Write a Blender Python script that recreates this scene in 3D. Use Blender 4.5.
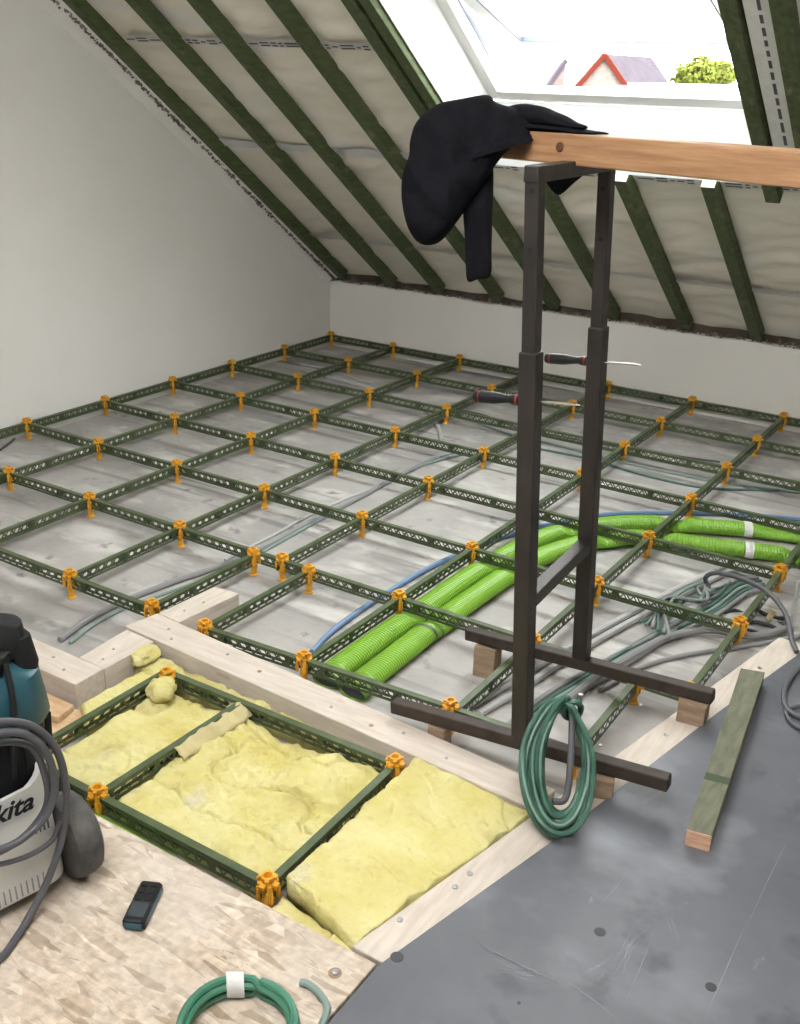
import bpy, bmesh, math, random
from mathutils import Vector, Matrix, noise
random.seed(7)
for o in list(bpy.data.objects): bpy.data.objects.remove(o, do_unlink=True)
SC = bpy.context.scene
COL = SC.collection

# ------------------------------------------------------------------ camera
FPX = 1054.83
CAM = Vector((4.189, -5.679, 1.716))
RGT = Vector((0.838, 0.544, 0.029)).normalized()
FWD = Vector((-0.495, 0.782, -0.379)).normalized()
UPV = RGT.cross(FWD).normalized(); RGT = FWD.cross(UPV).normalized()
cd = bpy.data.cameras.new('camera'); cam = bpy.data.objects.new('camera', cd); COL.objects.link(cam)
cd.sensor_fit = 'VERTICAL'; cd.sensor_height = 36.0; cd.lens = FPX * 36.0 / 1024.0
cd.clip_start = 0.05; cd.clip_end = 600
cam.matrix_world = Matrix(((RGT.x, UPV.x, -FWD.x, CAM.x), (RGT.y, UPV.y, -FWD.y, CAM.y), (RGT.z, UPV.z, -FWD.z, CAM.z), (0, 0, 0, 1)))
SC.camera = cam

# ------------------------------------------------------------------ light: bright overcast sky through the skylight and an added rear opening
SKY = 10.0
w = bpy.data.worlds.new('sky'); SC.world = w; w.use_nodes = True
bg = w.node_tree.nodes['Background']; bg.inputs[0].default_value = (1.0, 0.98, 0.955, 1); bg.inputs[1].default_value = SKY
vs = SC.view_settings
vs.view_transform = 'Standard'; vs.look = 'None'; vs.gamma = 1.0; vs.use_curve_mapping = False; vs.exposure = 1.02

# ------------------------------------------------------------------ pixel -> place (800 x 1024 frame)
def ray(u): return RGT * ((u[0] - 400) / FPX) + UPV * ((512 - u[1]) / FPX) + FWD
def onz(u, z): d = ray(u); return CAM + d * ((z - CAM.z) / d.z)
def ony(u, y): d = ray(u); return CAM + d * ((y - CAM.y) / d.y)
def onx(u, x): d = ray(u); return CAM + d * ((x - CAM.x) / d.x)
def onp(u, P, n): d = ray(u); return CAM + d * ((P - CAM).dot(n) / d.dot(n))
def atd(u, dep): return CAM + ray(u) * dep

# ------------------------------------------------------------------ materials
MATS = {}
def mat(name, col, rough=0.6, metal=0.0, col2=None, scale=8.0, stretch=(1, 1, 1), bump=0.0, bscale=None, detail=5.0, spots=None, coord='Object', contrast=(0.35, 0.65), sheen=0.0, transmission=0.0, spec=0.5):
    if name in MATS: return MATS[name]
    m = bpy.data.materials.new(name); m.use_nodes = True; MATS[name] = m
    N = m.node_tree.nodes; L = m.node_tree.links; b = N['Principled BSDF']
    b.inputs['Base Color'].default_value = (*col, 1); b.inputs['Roughness'].default_value = rough; b.inputs['Metallic'].default_value = metal
    if sheen: b.inputs['Sheen Weight'].default_value = sheen
    if transmission: b.inputs['Transmission Weight'].default_value = transmission
    tc = N.new('ShaderNodeTexCoord'); mp = N.new('ShaderNodeMapping'); mp.inputs['Scale'].default_value = stretch
    L.new(tc.outputs[coord], mp.inputs[0])
    if col2:
        t = N.new('ShaderNodeTexNoise'); t.inputs['Scale'].default_value = scale; t.inputs['Detail'].default_value = detail; t.inputs['Roughness'].default_value = 0.6
        L.new(mp.outputs[0], t.inputs['Vector'])
        r = N.new('ShaderNodeValToRGB'); r.color_ramp.elements[0].position = contrast[0]; r.color_ramp.elements[1].position = contrast[1]
        r.color_ramp.elements[0].color = (*col, 1); r.color_ramp.elements[1].color = (*col2, 1)
        L.new(t.outputs['Fac'], r.inputs[0]); out = r.outputs[0]
        for sp in (spots or []):          # (colour, scale, lo, hi, stretch)
            c3, sc3, lo, hi, st = sp
            mp2 = N.new('ShaderNodeMapping'); mp2.inputs['Scale'].default_value = st; mp2.inputs['Location'].default_value = (random.random() * 9, random.random() * 9, 0)
            L.new(tc.outputs[coord], mp2.inputs[0])
            t2 = N.new('ShaderNodeTexNoise'); t2.inputs['Scale'].default_value = sc3; t2.inputs['Detail'].default_value = 4; L.new(mp2.outputs[0], t2.inputs['Vector'])
            r2 = N.new('ShaderNodeValToRGB'); r2.color_ramp.elements[0].position = lo; r2.color_ramp.elements[1].position = hi
            r2.color_ramp.elements[0].color = (0, 0, 0, 1); r2.color_ramp.elements[1].color = (1, 1, 1, 1)
            L.new(t2.outputs['Fac'], r2.inputs[0])
            mx = N.new('ShaderNodeMixRGB'); mx.inputs[2].default_value = (*c3, 1)
            L.new(r2.outputs[0], mx.inputs[0]); L.new(out, mx.inputs[1]); out = mx.outputs[0]
        L.new(out, b.inputs['Base Color'])
    if bump:
        t3 = N.new('ShaderNodeTexNoise'); t3.inputs['Scale'].default_value = bscale or scale * 3; t3.inputs['Detail'].default_value = 5
        L.new(mp.outputs[0], t3.inputs['Vector'])
        bp = N.new('ShaderNodeBump'); bp.inputs['Strength'].default_value = bump; bp.inputs['Distance'].default_value = 0.01
        L.new(t3.outputs['Fac'], bp.inputs['Height']); L.new(bp.outputs[0], b.inputs['Normal'])
    b.inputs['Specular IOR Level'].default_value = spec
    return m

def osb_material():
    m = bpy.data.materials.new('strand board'); m.use_nodes = True
    N = m.node_tree.nodes; L = m.node_tree.links; b = N['Principled BSDF']; b.inputs['Roughness'].default_value = 0.7
    tc = N.new('ShaderNodeTexCoord'); col = None; hgt = None
    def layer(ang, sx, sy, seed):
        mp = N.new('ShaderNodeMapping'); mp.inputs['Rotation'].default_value = (0, 0, ang); mp.inputs['Scale'].default_value = (sx, sy, 1); mp.inputs['Location'].default_value = (seed, seed * 1.7, 0)
        nz = N.new('ShaderNodeTexNoise'); nz.inputs['Scale'].default_value = 5; nz.inputs['Detail'].default_value = 2
        L.new(tc.outputs['Object'], nz.inputs['Vector'])
        ad = N.new('ShaderNodeVectorMath'); ad.operation = 'MULTIPLY_ADD'; ad.inputs[1].default_value = (0.02, 0.02, 0); L.new(nz.outputs['Color'], ad.inputs[0]); L.new(tc.outputs['Object'], ad.inputs[2])
        L.new(ad.outputs[0], mp.inputs[0])
        v = N.new('ShaderNodeTexVoronoi'); v.inputs['Scale'].default_value = 1.0; L.new(mp.outputs[0], v.inputs['Vector'])
        s = N.new('ShaderNodeSeparateColor'); L.new(v.outputs['Color'], s.inputs[0])
        return s, v
    s1, v1 = layer(0.5, 16, 72, 0); s2, v2 = layer(-0.9, 19, 88, 3.3); s3, v3 = layer(1.7, 15, 66, 7.1)
    def ramp(src, cols):
        r = N.new('ShaderNodeValToRGB'); r.color_ramp.interpolation = 'LINEAR'
        e = r.color_ramp.elements; e[0].color = (*cols[0], 1); e[1].color = (*cols[-1], 1)
        for i, c in enumerate(cols[1:-1]): x = e.new((i + 1) / (len(cols) - 1)); x.color = (*c, 1)
        L.new(src, r.inputs[0]); return r.outputs[0]
    cs = [(0.29, 0.215, 0.15), (0.47, 0.385, 0.30), (0.54, 0.465, 0.375), (0.41, 0.33, 0.255), (0.60, 0.535, 0.455)]
    c1 = ramp(s1.outputs[0], cs); c2 = ramp(s2.outputs[1], cs[::-1]); c3 = ramp(s3.outputs[2], cs)
    g1 = N.new('ShaderNodeMath'); g1.operation = 'GREATER_THAN'; g1.inputs[1].default_value = 0.5; L.new(s2.outputs[0], g1.inputs[0])
    g2 = N.new('ShaderNodeMath'); g2.operation = 'GREATER_THAN'; g2.inputs[1].default_value = 0.6; L.new(s3.outputs[0], g2.inputs[0])
    m1 = N.new('ShaderNodeMixRGB'); L.new(g1.outputs[0], m1.inputs[0]); L.new(c1, m1.inputs[1]); L.new(c2, m1.inputs[2])
    m2 = N.new('ShaderNodeMixRGB'); L.new(g2.outputs[0], m2.inputs[0]); L.new(m1.outputs[0], m2.inputs[1]); L.new(c3, m2.inputs[2])
    gr = N.new('ShaderNodeTexNoise'); gr.inputs['Scale'].default_value = 55; gr.inputs['Detail'].default_value = 6; L.new(tc.outputs['Object'], gr.inputs['Vector'])
    m3 = N.new('ShaderNodeMixRGB'); m3.blend_type = 'OVERLAY'; m3.inputs[0].default_value = 0.55; L.new(m2.outputs[0], m3.inputs[1]); L.new(gr.outputs['Fac'], m3.inputs[2])
    ds = N.new('ShaderNodeTexNoise'); ds.inputs['Scale'].default_value = 4.5; ds.inputs['Detail'].default_value = 3; L.new(tc.outputs['Object'], ds.inputs['Vector'])
    dr = N.new('ShaderNodeValToRGB'); dr.color_ramp.elements[0].position = .42; dr.color_ramp.elements[1].position = .68; dr.color_ramp.elements[0].color = (0, 0, 0, 1); dr.color_ramp.elements[1].color = (.55, .55, .55, 1); L.new(ds.outputs['Fac'], dr.inputs[0])
    m4 = N.new('ShaderNodeMixRGB'); m4.inputs[2].default_value = (0.52, 0.47, 0.41, 1); L.new(dr.outputs[0], m4.inputs[0]); L.new(m3.outputs[0], m4.inputs[1])
    L.new(m4.outputs[0], b.inputs['Base Color'])
    bp = N.new('ShaderNodeBump'); bp.inputs['Strength'].default_value = 0.25; bp.inputs['Distance'].default_value = 0.004
    L.new(s1.outputs[1], bp.inputs['Height']); L.new(bp.outputs[0], b.inputs['Normal'])
    MATS['osb'] = m; return m

M_PLASTER = mat('white plaster', (0.72, 0.705, 0.67), 0.9, col2=(0.75, 0.74, 0.71), scale=1.6, bump=0.06, bscale=25)
M_ROUGH = mat('crumbled mortar', (0.08, 0.068, 0.05), 0.95, col2=(0.26, 0.23, 0.19), scale=22, bump=0.6, bscale=60)
M_CONC = mat('screed', (0.29, 0.28, 0.27), 0.72, col2=(0.42, 0.405, 0.385), scale=2.6, detail=8, bump=0.25, bscale=40,
             spots=[((0.56, 0.55, 0.53), 3.2, 0.54, 0.70, (0.8, 1.6, 1)), ((0.20, 0.195, 0.185), 2.0, 0.57, 0.68, (0.35, 5.5, 1)), ((0.52, 0.51, 0.49), 7.0, 0.58, 0.80, (1, 1.4, 1)), ((0.2, 0.19, 0.18), 12, 0.64, 0.75, (1, 1, 1))])
M_GREENPAINT = mat('green stained timber', (0.042, 0.060, 0.022), 0.75, col2=(0.080, 0.102, 0.040), scale=7, stretch=(8, 1, 8), bump=0.15, spots=[((0.16, 0.15, 0.075), 5, 0.6, 0.75, (3, 1, 3))])
M_MEMB = mat('beige vapour membrane', (0.76, 0.705, 0.60), 0.36, col2=(0.82, 0.775, 0.68), scale=3.0, stretch=(1, 2, 2), bump=0.35, bscale=7, spots=[((0.74, 0.74, 0.72), 2.4, 0.58, 0.72, (0.6, 2.0, 2.0))])
M_TAPE = mat('membrane tape', (0.62, 0.61, 0.58), 0.4, col2=(0.7, 0.69, 0.66), scale=20)
M_PRINT = mat('printed ink', (0.07, 0.07, 0.075), 0.6)
M_WHITE = mat('white lacquer', (0.80, 0.80, 0.79), 0.35)
M_LINING = mat('white lining board', (0.78, 0.81, 0.80), 0.5, col2=(0.86, 0.87, 0.87), scale=4, bump=0.2, bscale=10)
M_GASKET = mat('grey gasket', (0.18, 0.21, 0.28), 0.5)
M_SAWN = mat('pale sawn spruce', (0.50, 0.435, 0.375), 0.8, col2=(0.60, 0.54, 0.475), scale=4, stretch=(2, 14, 14), bump=0.15, spots=[((0.42, 0.33, 0.25), 6, 0.66, 0.78, (1.5, 4, 4))])
M_SAWNA = mat('pale sawn spruce plank', (0.50, 0.44, 0.38), 0.8, col2=(0.61, 0.55, 0.485), scale=4, stretch=(14, 2, 14), bump=0.15, spots=[((0.44, 0.36, 0.28), 6, 0.66, 0.78, (4, 1.5, 4))])
M_PINE = mat('orange pine', (0.25, 0.13, 0.062), 0.6, col2=(0.37, 0.21, 0.105), scale=5, stretch=(1.2, 16, 16), bump=0.1, spots=[((0.24, 0.11, 0.05), 3, 0.62, 0.75, (1, 9, 9))])
M_BLOCK = mat('old wood block', (0.23, 0.155, 0.10), 0.8, col2=(0.34, 0.25, 0.17), scale=9, stretch=(1, 6, 6))
M_STICK = mat('grey green treated timber', (0.105, 0.112, 0.075), 0.8, col2=(0.17, 0.175, 0.122), scale=6, stretch=(10, 2, 10), bump=0.2, spots=[((0.07, 0.10, 0.055), 5, 0.62, 0.68, (1, 1, 1))])
M_ENDGRAIN = mat('pink end grain', (0.52, 0.28, 0.19), 0.8, col2=(0.66, 0.42, 0.30), scale=20, stretch=(1, 1, 6))
M_CUTEND = mat('pale cut end grain', (0.62, 0.47, 0.38), 0.8, col2=(0.72, 0.58, 0.48), scale=25)
M_BROWN = mat('brown subfloor boards', (0.46, 0.30, 0.17), 0.8, col2=(0.58, 0.42, 0.26), scale=5, stretch=(3, 9, 9))
M_BATTEN = mat('green lacquered steel', (0.058, 0.082, 0.036), 0.5, 0.1, col2=(0.090, 0.118, 0.058), scale=14, bump=0.05)
M_CLIP = mat('orange plastic', (0.72, 0.36, 0.030), 0.45, col2=(0.64, 0.30, 0.02), scale=14)
M_DUCT = mat('lime green plastic duct', (0.155, 0.335, 0.022), 0.42, col2=(0.185, 0.375, 0.032), scale=5)
M_BLUE = mat('blue plastic pipe', (0.13, 0.22, 0.37), 0.5)
M_CGREY = mat('grey cable sheath', (0.24, 0.24, 0.245), 0.55)
M_CGREYD = mat('mid grey cable sheath', (0.085, 0.085, 0.095), 0.55)
M_CWHITE = mat('light grey conduit', (0.42, 0.42, 0.42), 0.5)
M_CTEAL = mat('teal cable sheath', (0.060, 0.125, 0.105), 0.5, col2=(0.095, 0.175, 0.15), scale=8)
M_CTEALP = mat('pale teal cable sheath', (0.20, 0.27, 0.25), 0.5)
M_CBLACK = mat('black cable sheath', (0.03, 0.03, 0.035), 0.5)
M_HOSE = mat('green rubber hose', (0.030, 0.098, 0.068), 0.42, col2=(0.060, 0.150, 0.108), scale=9)
M_HOSE2 = mat('teal garden hose', (0.040, 0.165, 0.105), 0.4, col2=(0.065, 0.22, 0.145), scale=9)
M_STEEL = mat('rusty dark steel', (0.018, 0.016, 0.015), 0.5, 0.2, col2=(0.038, 0.031, 0.028), scale=12, stretch=(1, 1, 0.4), bump=0.1, spots=[((0.20, 0.085, 0.035), 6, 0.66, 0.74, (1, 1, .6))])
M_STEELF = mat('brown rusted steel', (0.030, 0.021, 0.017), 0.6, 0.2, col2=(0.055, 0.039, 0.030), scale=16, bump=0.1)
M_CHROME = mat('bright steel', (0.6, 0.6, 0.6), 0.25, 1.0)
M_ZINC = mat('zinc screw', (0.40, 0.40, 0.40), 0.4, 0.8)
M_BLACKP = mat('black plastic', (0.010, 0.011, 0.013), 0.45, spec=0.3)
M_BLACKR = mat('dark rubber', (0.012, 0.0125, 0.014), 0.7, spec=0.3)
M_RED = mat('red grip', (0.22, 0.012, 0.012), 0.5)
M_WOOL = mat('yellow mineral wool', (0.54, 0.48, 0.165), 0.95, col2=(0.62, 0.575, 0.285), scale=7, detail=8, bump=1.0, bscale=45, spots=[((0.38, 0.30, 0.095), 8, 0.58, 0.85, (1, 1, 1)), ((0.56, 0.53, 0.38), 5, 0.62, 0.74, (1, 1, 1))])
M_WOOLF = mat('paper facing on wool', (0.44, 0.385, 0.19), 0.9, col2=(0.52, 0.46, 0.25), scale=9, bump=0.5, bscale=30)
M_PANEL = mat('grey coated board', (0.088, 0.094, 0.110), 0.45, col2=(0.130, 0.138, 0.157), scale=2.2, detail=9, bump=0.04,
              spots=[((0.205, 0.217, 0.245), 3.0, 0.56, 0.74, (1, 1.3, 1)), ((0.062, 0.066, 0.078), 5.5, 0.60, 0.72, (1, 1, 1)), ((0.25, 0.26, 0.285), 16, 0.69, 0.76, (1, 0.35, 1))])
M_CHALK = mat('chalky scuff', (0.27, 0.28, 0.305), 0.8, col2=(0.19, 0.20, 0.225), scale=30)
M_HOLE = mat('dark plug', (0.045, 0.047, 0.055), 0.6)
M_CLOTH = mat('black fleece cloth', (0.0050, 0.0050, 0.0068), 0.95, col2=(0.0075, 0.0075, 0.010), scale=60, bump=0.25, bscale=300, spec=0.08)
M_VGREY = mat('pale grey plastic', (0.56, 0.56, 0.54), 0.45, col2=(0.60, 0.60, 0.58), scale=4)
M_VTEAL = mat('teal plastic', (0.016, 0.075, 0.100), 0.4)
M_WHEEL = mat('dusty wheel rubber', (0.040, 0.040, 0.042), 0.75, col2=(0.115, 0.11, 0.105), scale=14, detail=7)
M_TAPEW = mat('white tape', (0.72, 0.72, 0.70), 0.5, col2=(0.62, 0.62, 0.61), scale=30)
M_OSB = osb_material()
def thin_glass():
    m = bpy.data.materials.new('thin window glass'); m.use_nodes = True; N = m.node_tree.nodes; L = m.node_tree.links
    N.remove(N['Principled BSDF']); t = N.new('ShaderNodeBsdfTransparent'); t.inputs[0].default_value = (0.93, 0.96, 0.96, 1)
    g = N.new('ShaderNodeBsdfGlossy'); g.inputs['Roughness'].default_value = 0.02; 
    x = N.new('ShaderNodeMixShader'); x.inputs[0].default_value = 0.05; L.new(t.outputs[0], x.inputs[1]); L.new(g.outputs[0], x.inputs[2]); L.new(x.outputs[0], N['Material Output'].inputs[0]); return m
M_GLASS = thin_glass()
M_BRICK = mat('pale gable brick', (0.075, 0.060, 0.055), 0.9, col2=(0.10, 0.083, 0.076), scale=2, spec=0.05)
M_REDTRIM = mat('red verge', (0.050, 0.010, 0.006), 0.8, spec=0.05)
M_SLATE = mat('violet grey roof tiles', (0.029, 0.025, 0.032), 0.8, col2=(0.036, 0.032, 0.040), scale=1, spec=0.05)
M_LEAF = mat('light green leaves', (0.050, 0.066, 0.010), 0.7, col2=(0.085, 0.095, 0.020), scale=1.0, spec=0.05)
M_GROUND = mat('town ground', (0.20, 0.20, 0.19), 0.9, col2=(0.28, 0.28, 0.27), scale=0.05)
M_ROOFOUT = mat('outer roof tiles', (0.16, 0.10, 0.08), 0.8, col2=(0.22, 0.14, 0.11), scale=4)

# ------------------------------------------------------------------ mesh builder
def bez(pts, n=6, closed=False):
    P = [Vector(p) for p in pts]; out = []; k = len(P)
    rng = range(k) if closed else range(k - 1)
    for i in rng:
        if closed: a, b, c, d = P[(i - 1) % k], P[i], P[(i + 1) % k], P[(i + 2) % k]
        else:
            b, c = P[i], P[i + 1]; a = P[i - 1] if i > 0 else b * 2 - c; d = P[i + 2] if i + 2 < k else c * 2 - b
        for j in range(n):
            t = j / n
            out.append(0.5 * ((2 * b) + (c - a) * t + (2 * a - 5 * b + 4 * c - d) * t * t + (3 * b - a - 3 * c + d) * t ** 3))
    if not closed: out.append(P[-1])
    return out

class MB:
    def __init__(s): s.v = []; s.f = []; s.mi = []; s.m = 0
    def add(s, vs, fs):
        o = len(s.v); s.v += [tuple(v) for v in vs]; s.f += [tuple(i + o for i in f) for f in fs]; s.mi += [s.m] * len(fs); return s
    def box(s, c, size, R=None):
        c = Vector(c); h = Vector(size) / 2; vs = []
        for z in (-1, 1):
            for y in (-1, 1):
                for x in (-1, 1):
                    v = Vector((x * h.x, y * h.y, z * h.z)); vs.append(c + (R @ v if R else v))
        return s.add(vs, [(0, 2, 3, 1), (4, 5, 7, 6), (0, 1, 5, 4), (2, 6, 7, 3), (0, 4, 6, 2), (1, 3, 7, 5)])
    def bar(s, a, b, wd, ht, up=(0, 0, 1)):           # square bar from a to b
        a = Vector(a); b = Vector(b); x = (b - a).normalized(); y = Vector(up).cross(x).normalized(); z = x.cross(y)
        R = Matrix((x, y, z)).transposed(); return s.box((a + b) / 2, ((b - a).length, wd, ht), R)
    def prism(s, poly, z0, z1):
        n = len(poly); vs = [(p[0], p[1], z0) for p in poly] + [(p[0], p[1], z1) for p in poly]
        ar = sum(poly[i][0] * poly[(i + 1) % n][1] - poly[(i + 1) % n][0] * poly[i][1] for i in range(n))
        fs = [tuple(range(n))[::-1], tuple(range(n, 2 * n))] + [(i, (i + 1) % n, (i + 1) % n + n, i + n) for i in range(n)]
        if ar < 0: fs = [f[::-1] for f in fs]
        return s.add(vs, fs)
    def tube(s, pts, r, n=8, closed=False, caps=True, flat=1.0, rr=None):
        P = [Vector(p) for p in pts]; k = len(P); vs = []; fs = []; prev = None
        for i, p in enumerate(P):
            if closed: t = P[(i + 1) % k] - P[i - 1]
            else: t = P[min(i + 1, k - 1)] - P[max(i - 1, 0)]
            t = t.normalized() if t.length > 1e-9 else Vector((1, 0, 0))
            if prev is None:
                up = Vector((0, 0, 1)) if abs(t.z) < 0.9 else Vector((1, 0, 0)); sd = t.cross(up).normalized()
            else:
                sd = (prev - t * prev.dot(t)); sd = sd.normalized() if sd.length > 1e-6 else prev
            if flat != 1.0: sd = t.cross(Vector((0, 0, 1))).normalized()
            prev = sd; u = sd.cross(t).normalized(); ra = rr[i] if rr else r
            for j in range(n):
                a = 2 * math.pi * j / n; vs.append(p + sd * (ra * math.cos(a)) + u * (ra * flat * math.sin(a)))
        for i in range(k if closed else k - 1):
            for j in range(n):
                q = (i + 1) % k; fs.append((i * n + j, i * n + (j + 1) % n, q * n + (j + 1) % n, q * n + j))
        if caps and not closed: fs += [tuple(range(n))[::-1], tuple(range((k - 1) * n, k * n))]
        return s.add(vs, fs)
    def lathe(s, prof, n=16, c=(0, 0, 0), R=None):
        c = Vector(c); vs = []; k = len(prof)
        for (r, z) in prof:
            for j in range(n):
                a = 2 * math.pi * j / n; v = Vector((r * math.cos(a), r * math.sin(a), z)); vs.append(c + (R @ v if R else v))
        fs = [(i * n + j, i * n + (j + 1) % n, (i + 1) * n + (j + 1) % n, (i + 1) * n + j) for i in range(k - 1) for j in range(n)]
        fs += [tuple(range(n))[::-1], tuple(range((k - 1) * n, k * n))]
        return s.add(vs, fs)
    def loft(s, rings, caps=True):
        n = len(rings[0]); vs = [v for r in rings for v in r]
        fs = [(i * n + j, i * n + (j + 1) % n, (i + 1) * n + (j + 1) % n, (i + 1) * n + j) for i in range(len(rings) - 1) for j in range(n)]
        if caps: fs += [tuple(range(n))[::-1], tuple(range((len(rings) - 1) * n, len(rings) * n))]
        return s.add(vs, fs)
    def grid(s, nx, ny, fn, skip=None):
        vs = [fn(i / nx, j / ny) for j in range(ny + 1) for i in range(nx + 1)]
        fs = [(j * (nx + 1) + i, j * (nx + 1) + i + 1, (j + 1) * (nx + 1) + i + 1, (j + 1) * (nx + 1) + i) for j in range(ny) for i in range(nx) if not (skip and skip((i + .5) / nx, (j + .5) / ny))]
        return s.add(vs, fs)
    def mesh(s, name, mats, smooth=False):
        me = bpy.data.meshes.new(name); me.from_pydata(s.v, [], s.f)
        for m in (mats if isinstance(mats, (list, tuple)) else [mats]): me.materials.append(m)
        if s.m: me.polygons.foreach_set('material_index', s.mi)
        bm = bmesh.new(); bm.from_mesh(me); bmesh.ops.recalc_face_normals(bm, faces=bm.faces); bm.to_mesh(me); bm.free()
        if smooth:
            me.polygons.foreach_set('use_smooth', [True] * len(me.polygons))
            if smooth != 'all': me.set_sharp_from_angle(angle=math.radians(40))
        me.update(); return me
    def build(s, name, mats, parent=None, smooth=False, bevel=0.0, label=None):
        o = bpy.data.objects.new(name, s.mesh(name, mats, smooth)); COL.objects.link(o)
        if parent: o.parent = parent
        if bevel:
            b = o.modifiers.new('bevel', 'BEVEL'); b.width = bevel; b.segments = 2; b.limit_method = 'ANGLE'; b.angle_limit = math.radians(50)
        if label: o['label'] = label
        return o

def tag(o, label, cat, group=None):
    o['label'] = label; o['category'] = cat
    if group: o['group'] = group
    return o
def thing(name, label, cat, loc=(0, 0, 0), group=None):
    o = bpy.data.objects.new(name, None); COL.objects.link(o); o.location = loc; o.empty_display_size = 0.05
    return tag(o, label, cat, group)
def rebase(root, loc):                                # put the Empty at the thing's base, parts stay where they are
    root.location = loc; inv = Matrix.Translation(-Vector(loc))
    for c in root.children: c.matrix_local = inv @ c.matrix_local
def struct(o): o['kind'] = 'structure'; return o
def link(name, me, parent=None, loc=(0, 0, 0), rz=0.0):
    o = bpy.data.objects.new(name, me); COL.objects.link(o); o.location = loc; o.rotation_euler.z = rz
    if parent: o.parent = parent
    return o
ORD = ['first', 'second', 'third', 'fourth', 'fifth', 'sixth', 'seventh', 'eighth', 'ninth', 'tenth']

# ------------------------------------------------------------------ room shell
G = 0.5; ZT = 0.112; ZF = 0.028          # batten pitch, batten top, screed level
TH = math.radians(35.466)
RO = Vector((0, 0, 0.496)); RU = Vector((0, -math.cos(TH), math.sin(TH))); RN = Vector((0, math.sin(TH), math.cos(TH)))
def roof(x, s, n=0.0): return Vector((x, 0, 0)) + RO + RU * s + RN * n
XR = 6.4; SR = 5.6; WX0, WX1, WS0, WS1 = 1.722, 3.03, 1.47, 2.98      # skylight opening in the roof
RIDGE = roof(0, SR)
m = MB(); m.box((XR / 2, -4.6, ZF - 0.06), (XR + 0.6, 10.0, 0.12)); fl = struct(m.build('floor', M_CONC))

m = MB()                                                              # left wall with the rough roof line as its top edge
ztop = lambda y: RO.z + math.tan(TH) * (-y) + 0.05
yr = RIDGE.y; zr = RIDGE.z
prof = [(0.14, 0.0), (0.14, ztop(0.03) - 0.05), (yr, zr + 0.02), (2 * yr - 0.2, 0.4), (2 * yr - 0.2, 0.0)]
vs = [(-0.035, y, z) for y, z in prof] + [(-0.2, y, z) for y, z in prof]; k = len(prof)
m.add(vs, [tuple(range(k)), tuple(range(k, 2 * k))[::-1]] + [(i, i + k, (i + 1) % k + k, (i + 1) % k) for i in range(k)])
struct(m.build('wall_left', M_PLASTER))

m = MB()                                                              # knee wall, slightly wavy broken top edge
nx = 260
def kw(i): return 0.468 + 0.012 * noise.noise(Vector((i * 0.11, 3, 0))) + 0.007 * noise.noise(Vector((i * 0.5, 8, 0)))
vs = []
for i in range(nx + 1):
    x = -0.2 + (XR + 0.4) * i / nx; h = kw(i)
    vs += [(x, 0.035, 0), (x, 0.035, h), (x, 0.14, h + 0.01), (x, 0.14, 0)]
m.add(vs, [(4 * i + a, 4 * i + 4 + a, 4 * i + 4 + (a + 1) % 4, 4 * i + (a + 1) % 4) for i in range(nx) for a in range(4)])
struct(m.build('wall_far', M_PLASTER))
m = MB(); m.box((XR + 0.08, -4.0, 1.9), (0.14, 9.6, 3.8)); struct(m.build('wall_right', M_PLASTER))
m = MB(); m.box((XR / 2, 2 * yr - 0.1, 0.5), (XR + 0.4, 0.14, 1.0)); struct(m.build('wall_back', M_PLASTER))

m = MB(); m.box((XR / 2, 0.17, 0.52), (XR + 0.4, 0.18, 0.16)); struct(m.build('trim_2', mat('shaded eave gap filler', (0.045, 0.032, 0.022), 0.9, col2=(0.10, 0.08, 0.06), scale=9)))  # filler strip added against a light leak; dark tone stands for the shaded gap
# crumbled mortar along the roof line: many small lumps, real relief
def rubble(name, pts, size, label, n):
    m = MB()
    for q in range(n):
        t = random.random() * (len(pts) - 1); i = int(t); p = pts[i].lerp(pts[i + 1], t - i)
        r = size * (0.4 + random.random() * 0.9); c = p + Vector((random.gauss(0, 1), random.gauss(0, 1), random.gauss(0, 1))) * size * 0.55
        R = Matrix.Rotation(random.random() * 6, 3, Vector((random.random(), random.random(), random.random() + .1)))
        vs = [c + R @ (Vector(d) * r * (0.6 + 0.6 * random.random())) for d in ((1, 0, 0), (-1, 0, 0), (0, 1, 0), (0, -1, 0), (0, 0, 1), (0, 0, -1))]
        m.add(vs, [(0, 2, 4), (2, 1, 4), (1, 3, 4), (3, 0, 4), (2, 0, 5), (1, 2, 5), (3, 1, 5), (0, 3, 5)])
    o = m.build(name, M_ROUGH); o['kind'] = 'stuff'; return tag(o, label, 'mortar')
rubble('mortar_crust', [roof(0.028, s, -0.004) for s in [i * 0.1 for i in range(0, 34)]], 0.009, 'crumbled brown mortar along the sloping top of the left wall', 1500)
rubble('mortar_edge', [Vector((x * 0.1, 0.06, 0.478)) for x in range(0, 50)], 0.010, 'ragged broken mortar line on top of the white knee wall', 800)

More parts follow.
